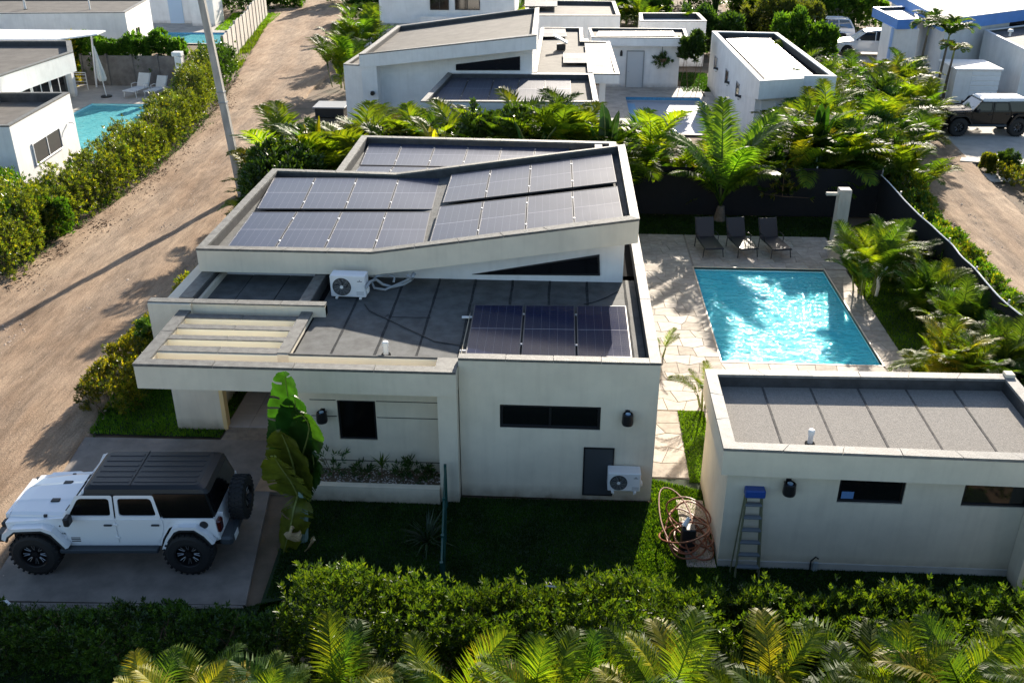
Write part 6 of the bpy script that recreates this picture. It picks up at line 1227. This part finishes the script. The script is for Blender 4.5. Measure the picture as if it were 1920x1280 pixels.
def offroader(name,label,loc,rz,paint,roofm,spare=True,jeep=True,trim='black_plastic',glassm='glass_black'):
    r=thing(name,label,'off road vehicle',loc,rz); hw=.80; R_=.47
    # lower tub with wheel arches (side profile x,z)
    prof=[(-2.14,.74),(-1.98,.66),(-1.95,.80),(-1.82,1.02),(-1.66,1.10),(-1.34,1.10),(-1.16,1.0),(-1.0,.74),(-.95,.58),(.98,.58),(1.03,.74),(1.14,.95),(1.28,1.06),(1.74,1.06),(1.92,.9),(1.98,.85),(2.0,1.14),(.86,1.24),(-2.08,1.24)]
    m=MB(); m.ext(prof,'y',-hw,hw); m.build('body',paint,r)
    # chassis underneath
    MB().box(-2.05,2.05,-.55,.55,.42,.66).box(-1.62,-1.38,-.8,.8,.40,.52).box(1.38,1.62,-.8,.8,.40,.52).build('chassis','black_plastic',r)
    # hood
    h=MB(); 
    def hoodring(x,w,z,e): return [(x,-w,z-e),(x,-w*.97,z-.03),(x,-w*.86,z),(x,-w*.45,z+.03),(x,-w*.35,z+.045),(x,w*.35,z+.045),(x,w*.45,z+.03),(x,w*.86,z),(x,w*.97,z-.03),(x,w,z-e)]
    rings=[hoodring(.84,.76,1.28,.10),hoodring(1.3,.72,1.265,.11),hoodring(1.75,.66,1.235,.11),hoodring(1.98,.62,1.20,.10),hoodring(2.06,.60,1.14,.05)]
    h.v=sum(rings,[]); 
    for i in range(4):
        for j in range(9): h.f.append((i*10+j,i*10+j+1,(i+1)*10+j+1,(i+1)*10+j))
    h.f.append(tuple(range(40,50))); ho_=h.build('hood',paint,r,smooth=False)
    for s in(-1,1): MB().box(1.10,1.28,s*.30-.06,s*.30+.06,1.29,1.325,.015).build('hood_vent','black_plastic',ho_)
    for s in(-1,1): MB().box(1.2,1.27,s*.70-.015,s*.70+.03,1.20,1.26,.008).build('hood_latch','black_plastic',ho_)
    MB().box(.74,.88,-.62,.62,1.262,1.30,.01).build('cowl','black_plastic',r)
    # grille, headlights
    MB().ext([(-.66,.82),(.66,.82),(.60,1.20),(-.60,1.20)],'x',2.0,2.07).build('grille_panel',paint,r)
    gl=MB()
    for k in range(7): gl.box(2.071,2.078,-.29+k*.085,-.24+k*.085,.86,1.13)
    gl.build('grille','black_plastic',r)
    for s in(-1,1): MB().lathe([(0,2.085),(.08,2.085),(.1,2.07)],'x',(0,s*.46,1.02),n=16).build('headlight','lamp_clear',r)
    for s in(-1,1): MB().box(1.98,2.1,s*.62,s*.80,1.0,1.13,.03).build('turn_signal','black_plastic',r)
    # flares
    for s in(-1,1):
        for cx,fr in((1.51,1),(-1.5,0)):
            if fr: pr=[(2.06,.86),(2.02,.98),(1.82,1.10),(1.24,1.13),(1.06,1.05),(.80,.66)]; inn=[(.88,.62),(1.10,.96),(1.26,1.04),(1.78,1.02),(1.93,.90),(1.98,.80)]
            else: pr=[(-1.02,.62),(-1.12,.86),(-1.26,1.08),(-1.40,1.14),(-1.72,1.14),(-1.92,.98),(-2.06,.76)]; inn=[(-1.99,.72),(-1.86,.92),(-1.70,1.06),(-1.42,1.06),(-1.32,1.01),(-1.19,.83),(-1.10,.60)]
            y0,y1=s*.78,s*.97; f=MB(); f.ext(pr+inn,'y',min(y0,y1),max(y0,y1)); f.build('fender',paint if jeep else paint,r)
            lip=MB(); pts=[(x,s*.965,z) for x,z in inn]; lip.tube(pts,.026,5); lip.build('fender_lip',trim,r)
    # doors
    for s in(-1,1):
        for x0,x1,nm in((-.14,.86,'front'),(-1.06,-.17,'rear')):
            if nm=='front': pr=[(x0,.66),(x1-.12,.66),(x1,.80),(x1,1.22),(x0,1.22)]
            else: pr=[(x0+.16,.66),(x1,.66),(x1,1.22),(x0,1.22),(x0,1.02),(x0+.05,.84)]
            d=MB().ext(rounded(pr,.05),'y',min(s*.795,s*.822),max(s*.795,s*.822)).build('door',paint,r)
            MB().box(x0+.06,x0+.22,s*.825,s*.86,1.08,1.12,.012).build('handle','black_plastic',d)
            for zz_ in(.80,1.10): MB().box(x1-.02,x1+.07,s*.822,s*.836,zz_-.025,zz_+.025,.006).build('hinge',paint,d)
            # upper frame and glass lean inward
            pw=[(x0+.0,1.22),(x1-.0,1.22),(x1-(.30 if nm=='front' else 0),1.72),(x0+.0,1.72)] if nm=='front' else [(x0+.02,1.22),(x1,1.22),(x1,1.72),(x0+.13,1.72)]
            def leaned(P,y_): return [(x,s*(y_-(z-1.22)*.17),z) for x,z in P]
            P=rounded(pw,.04); Q=rounded(offset_in(pw,.065) if True else pw,.07); n=len(P); fm=MB(); fm.v=leaned(P,.812)+leaned(Q,.812)+leaned(Q,.78); 
            for i in range(n): j=(i+1)%n; fm.f+=[(i,j,n+j,n+i),(n+i,n+j,2*n+j,2*n+i)]
            fm.build('window_frame',paint,d); MB().poly(leaned(Q,.785)).build('window',glassm,d)
        # rear quarter glass
        P=[(-1.08,1.24),(-2.06,1.24),(-1.92,1.74),(-.92,1.74)]
        MB().poly([(x,s*(.80-(z-1.24)*.17),z) for x,z in P]).build('quarter_window',glassm,r)
    # cabin core behind the glass, pillars
    core=MB(); core.v=[(.82,-.76,1.22),(.82,.76,1.22),(.40,.68,1.74),(.40,-.68,1.74),(-2.08,-.76,1.22),(-2.08,.76,1.22),(-1.93,.68,1.74),(-1.93,-.68,1.74)]; core.f=[(0,1,2,3),(1,5,6,2),(5,4,7,6),(4,0,3,7),(3,2,6,7)]; core.build('cabin','black_plastic',r)
    MB().poly([(.845,-.66,1.29),(.845,.66,1.29),(.47,.60,1.72),(.47,-.60,1.72)]).build('windscreen','windscreen',r)
    wf_=MB(); 
    for s in(-1,1): wf_.tube([(.86,s*.73,1.24),(.44,s*.66,1.75)],.035,5)
    wf_.tube([(.44,-.66,1.75),(.44,.66,1.75)],.035,5); wf_.tube([(.86,-.73,1.26),(.86,.73,1.26)],.03,5); wf_.build('windscreen_frame',paint,r)
    for s in(-1,1): MB().tube([(.86,s*.1+s*.15,1.31),(.70,s*.5,1.45)],.008,3).build('wiper','black_metal',r)
    # rear quarter body strip
    for s in(-1,1): MB().ext([(-2.12,.76),(-1.95,.9),(-1.2,1.18),(-1.09,1.02),(-1.09,1.24),(-2.08,1.24)],'y',min(s*.79,s*.825),max(s*.79,s*.825)).build('quarter_panel',paint,r)
    # hard top, raised panels and ribs
    rf=MB(); z=1.74
    ring0=rounded([(.46,-.69),(.46,.69),(-2.0,.69),(-2.0,-.69)],.12,4); ring1=rounded([(.42,-.66),(.42,.66),(-1.93,.66),(-1.93,-.66)],.12,4); ring2=rounded([(.34,-.58),(.34,.58),(-1.80,.58),(-1.80,-.58)],.12,4); n=len(ring0)
    rf.v=[(x,y,z-.02) for x,y in ring0]+[(x,y,z+.07) for x,y in ring1]+[(x,y,z+.125) for x,y in ring2]
    for k in range(2):
        for i in range(n): j=(i+1)%n; rf.f.append((k*n+i,k*n+j,(k+1)*n+j,(k+1)*n+i))
    rf.f.append(tuple(range(2*n,3*n))); rfo=rf.build('roof',roofm,r)
    for yy in np.linspace(-.46,.46,6):
        MB().box(-.42,.28,yy-.035,yy+.035,z+.12,z+.134,.006).build('roof_rib',roofm,rfo); MB().box(-1.72,-.52,yy-.035,yy+.035,z+.12,z+.134,.006).build('roof_rib',roofm,rfo)
    MB().tube([(-.47,y,z+.127) for y in np.linspace(-.6,.6,7)],.012,4).build('roof_seam','black_plastic',rfo)
    # hard top sides at the rear, dark glass
    MB().poly([(-2.085,-.72,1.26),(-2.085,.72,1.26),(-1.97,.63,1.72),(-1.97,-.63,1.72)][::-1]).build('rear_window',glassm,r)
    for s in(-1,1):
        MB().box(-2.17,-2.0,s*.60,s*.80,.88,1.16,.03).build('tail_light','tail_red',r); MB().box(-2.175,-2.06,s*.55,s*.60,.84,1.22,.01).build('corner_post',paint,r)
        MB().tube([(.72,s*.82,1.22),(.70,s*.94,1.25)],.03,6).build('mirror_arm','black_plastic',r); MB().box(.62,.74,s*.88,s*1.08,1.22,1.42,.03).build('mirror','black_plastic',r)
        MB().box(-.92,1.0,s*.80,s*.96,.50,.60,.02).build('running_board','running' if 'running' in M else mat('running',(.04,.05,.06),.5).name,r)
    MB().lathe([(0,.845),(.075,.845),(.085,.825)],'y',(-1.78,0,1.10) if False else (-1.86,0,1.10),n=18).build('fuel_cap','black_plastic',r)
    # bumpers
    MB().box(2.12,2.34,-.78,.78,.62,.80,.05).box(1.95,2.2,-.5,.5,.62,.78,.02).build('front_bumper','black_plastic',r); MB().box(-2.36,-2.1,-.82,.82,.58,.78,.05).build('rear_bumper','running',r)
    for s in(-1,1): MB().box(-2.0,-1.95,s*.72,s*.95,.38,.62,.01).box(1.06,1.10,s*.72,s*.95,.42,.66,.01).build('mud_flap','black_plastic',r)
    MB().box(-2.375,-2.36,.42,.66,.60,.74,.005).build('number_plate','white_plastic',r)
    for x in(1.505,-1.505):
        for s in(-1,1): wheel(r,x,s*.83,R_,.32,side=s)
    if spare:
        w=wheel(r,-2.36,-.08,.44,.30,axis='x',z=1.12,side=1,name='spare_wheel')
    if jeep:
        # small badges on the cowl side
        for s in(1,): 
            MB().box(.60,.78,.823,.826,.74,.76).box(.60,.78,.823,.826,.78,.80).box(.60,.78,.823,.826,.70,.72).build('badge','print_black',r)
            cu=bpy.data.curves.new('lettering','FONT'); cu.body='Jeep'; cu.size=.085; cu.extrude=.001; o=bpy.data.objects.new('lettering',cu); C.objects.link(o); o.parent=r; o.location=(.80,.828,.86) if False else (.98,.806,.86); o.rotation_euler=(PI/2,0,PI); cu.materials.append(M['print_black']); bpy.context.view_layer.update(); me_=bpy.data.meshes.new_from_object(o); q_=bpy.data.objects.new('lettering',me_); C.objects.link(q_); q_.parent=r; q_.location=o.location; q_.rotation_euler=o.rotation_euler; bpy.data.objects.remove(o)
        MB().cyl((.95,.80,1.06),(.95,.815,1.06),.018,n=8).build('marker','black_plastic',r)
    return r
wf1=G(75,1077); ang=math.atan2(14.59-14.42,3.03)
cx=(-10.17-7.14)/2; cy=(14.42+14.59)/2
off=Vector((math.cos(ang+PI/2),math.sin(ang+PI/2)))*.95
offroader('white_off_roader','white off road vehicle with a black hard top parked on the concrete slab',(cx+off.x,cy+off.y,.025),PI+ang,'car_white','hardtop')
offroader('black_off_roader','glossy black boxy vehicle with a white roof parked on the right hand slab',(21.55,50.95,.03),PI+R(3),'car_black','white_metal',spare=False,jeep=False,glassm='glass_black')
def suv(name,label,loc,rz,paint,dark=True):
    r=thing(name,label,'car',loc,rz); hw=.93
    prof=rounded([(-2.45,.35),(-2.0,.32),(-1.9,.6),(-1.72,.78),(-1.28,.78),(-1.1,.6),(-1.0,.32),(1.0,.32),(1.1,.6),(1.28,.78),(1.72,.78),(1.9,.6),(2.0,.32),(2.4,.36),(2.48,.7),(2.35,.92),(1.3,1.08),(-2.4,1.12),(-2.5,.8)],.05,2)
    b=MB(); b.ext(prof,'y',-hw,hw,1,1); 
    b.v=[(x,y*(1-.06*max(0,z-.7)-.10*max(0,(abs(x)-1.9))),z) for x,y,z in b.v]; b.build('body',paint,r)
    c=MB(); sec=[(1.15,1.06,.80),(.35,1.62,.66),(-.3,1.72,.66),(-1.9,1.70,.66),(-2.35,1.10,.80)]
    c.v=[(x,-w,z) for x,z,w in sec]+[(x,w,z) for x,z,w in sec]; c.f=[(0,1,6,5),(3,4,9,8),(0,4,3,2,1),(5,6,7,8,9)]; c.build('cabin','car_glass',r)
    rt=MB(); rt.v=[(.38,-.68,1.62),(.38,.68,1.62),(-.3,.68,1.74),(-.3,-.68,1.74),(-2.0,.68,1.70),(-2.0,-.68,1.70)]; rt.v+=[(x,y*.9,z+.05) for x,y,z in rt.v]
    rt.f=[(6,7,8,9),(9,8,10,11),(0,1,7,6),(1,2,8,7),(2,4,10,8),(4,5,11,10),(5,3,9,11),(3,0,6,9)]; rt.build('roof',paint,r)
    for s in(-1,1):
        pl=MB(); 
        for x0,z0,x1,z1,w in((1.15,1.06,.38,1.64,.04),(-.35,1.08,-.35,1.7,.035),(-1.25,1.08,-1.15,1.7,.05),(-2.35,1.1,-1.98,1.70,.07)): pl.tube([(x0,s*(.84 if z0<1.2 else .7),z0),(x1,s*.70,z1)],w,4)
        pl.build('pillar',paint,r); MB().box(-1.7,.2,s*.56-.015,s*.56+.015,1.77,1.81).build('roof_rail','alu',r); MB().box(.72,.86,s*.9,s*1.08,1.08,1.22,.03).build('mirror',paint,r)
        for x0,x1 in((-.32,.85),(-1.2,-.36)): 
            d=MB().box(x0,x1,s*.905,s*.925,.45,1.0,.008).build('door',paint,r); MB().box(x0+.08,x0+.25,s*.925,s*.945,.9,.93).build('handle','chrome',d)
        MB().box(2.2,2.42,s*.5,s*.8,.74,.86,.03).build('headlight','lamp_clear',r); MB().box(-2.46,-2.35,s*.55,s*.84,.85,1.05,.03).build('tail_light','tail_red',r)
        for x in(1.5,-1.5): wheel(r,x,s*.82,.37,.24,rim='rim_dark',spoke='chrome',side=s,knob=False)
    MB().box(2.40,2.5,-.5,.5,.5,.78,.02).build('grille','black_plastic',r); MB().poly([(1.13,-.7,1.09),(1.13,.7,1.09),(.40,.6,1.60),(.40,-.6,1.60)]).build('windscreen','windscreen',r)
    return r
p=G(1625,108); suv('white_suv','white sport utility car parked behind the blue edged wall',(21.9,73.6,.02),PI-R(6),'car_white')
p=G(1470,8); suv('dark_suv','dark car seen at the top edge beside the far dirt track',(p.x,p.y+6,.0),PI-R(10),'car_black')
p=G(1490,85); suv('silver_car','pale car mostly hidden behind the bushes near the white sport utility car',(p.x+2.3,79.5,.0),PI-R(4),'car_white')
# fallen leaves beneath the left hedge
rgl=np.random.default_rng(9); n=5000; t=rgl.random(n); P=np.array([lerp_poly([(-18.3,28),(-18.2,36),(-18.6,44),(-19.8,54),(-21.6,62)],a) for a in t])+rgl.normal(0,.38,(n,2)); D=unit(np.concatenate([rgl.normal(size=(n,2)),np.full((n,1),.05)],1)); V,F=leaves(np.concatenate([P,rgl.uniform(.02,.06,(n,1))],1),D,rgl.uniform(.05,.12,n),rgl.uniform(.03,.06,n),rgl); tag(npmesh('fallen_leaves',V,F,'leaf_litter'),'brown fallen leaves at the foot of the long roadside hedge','leaves',kind='stuff')
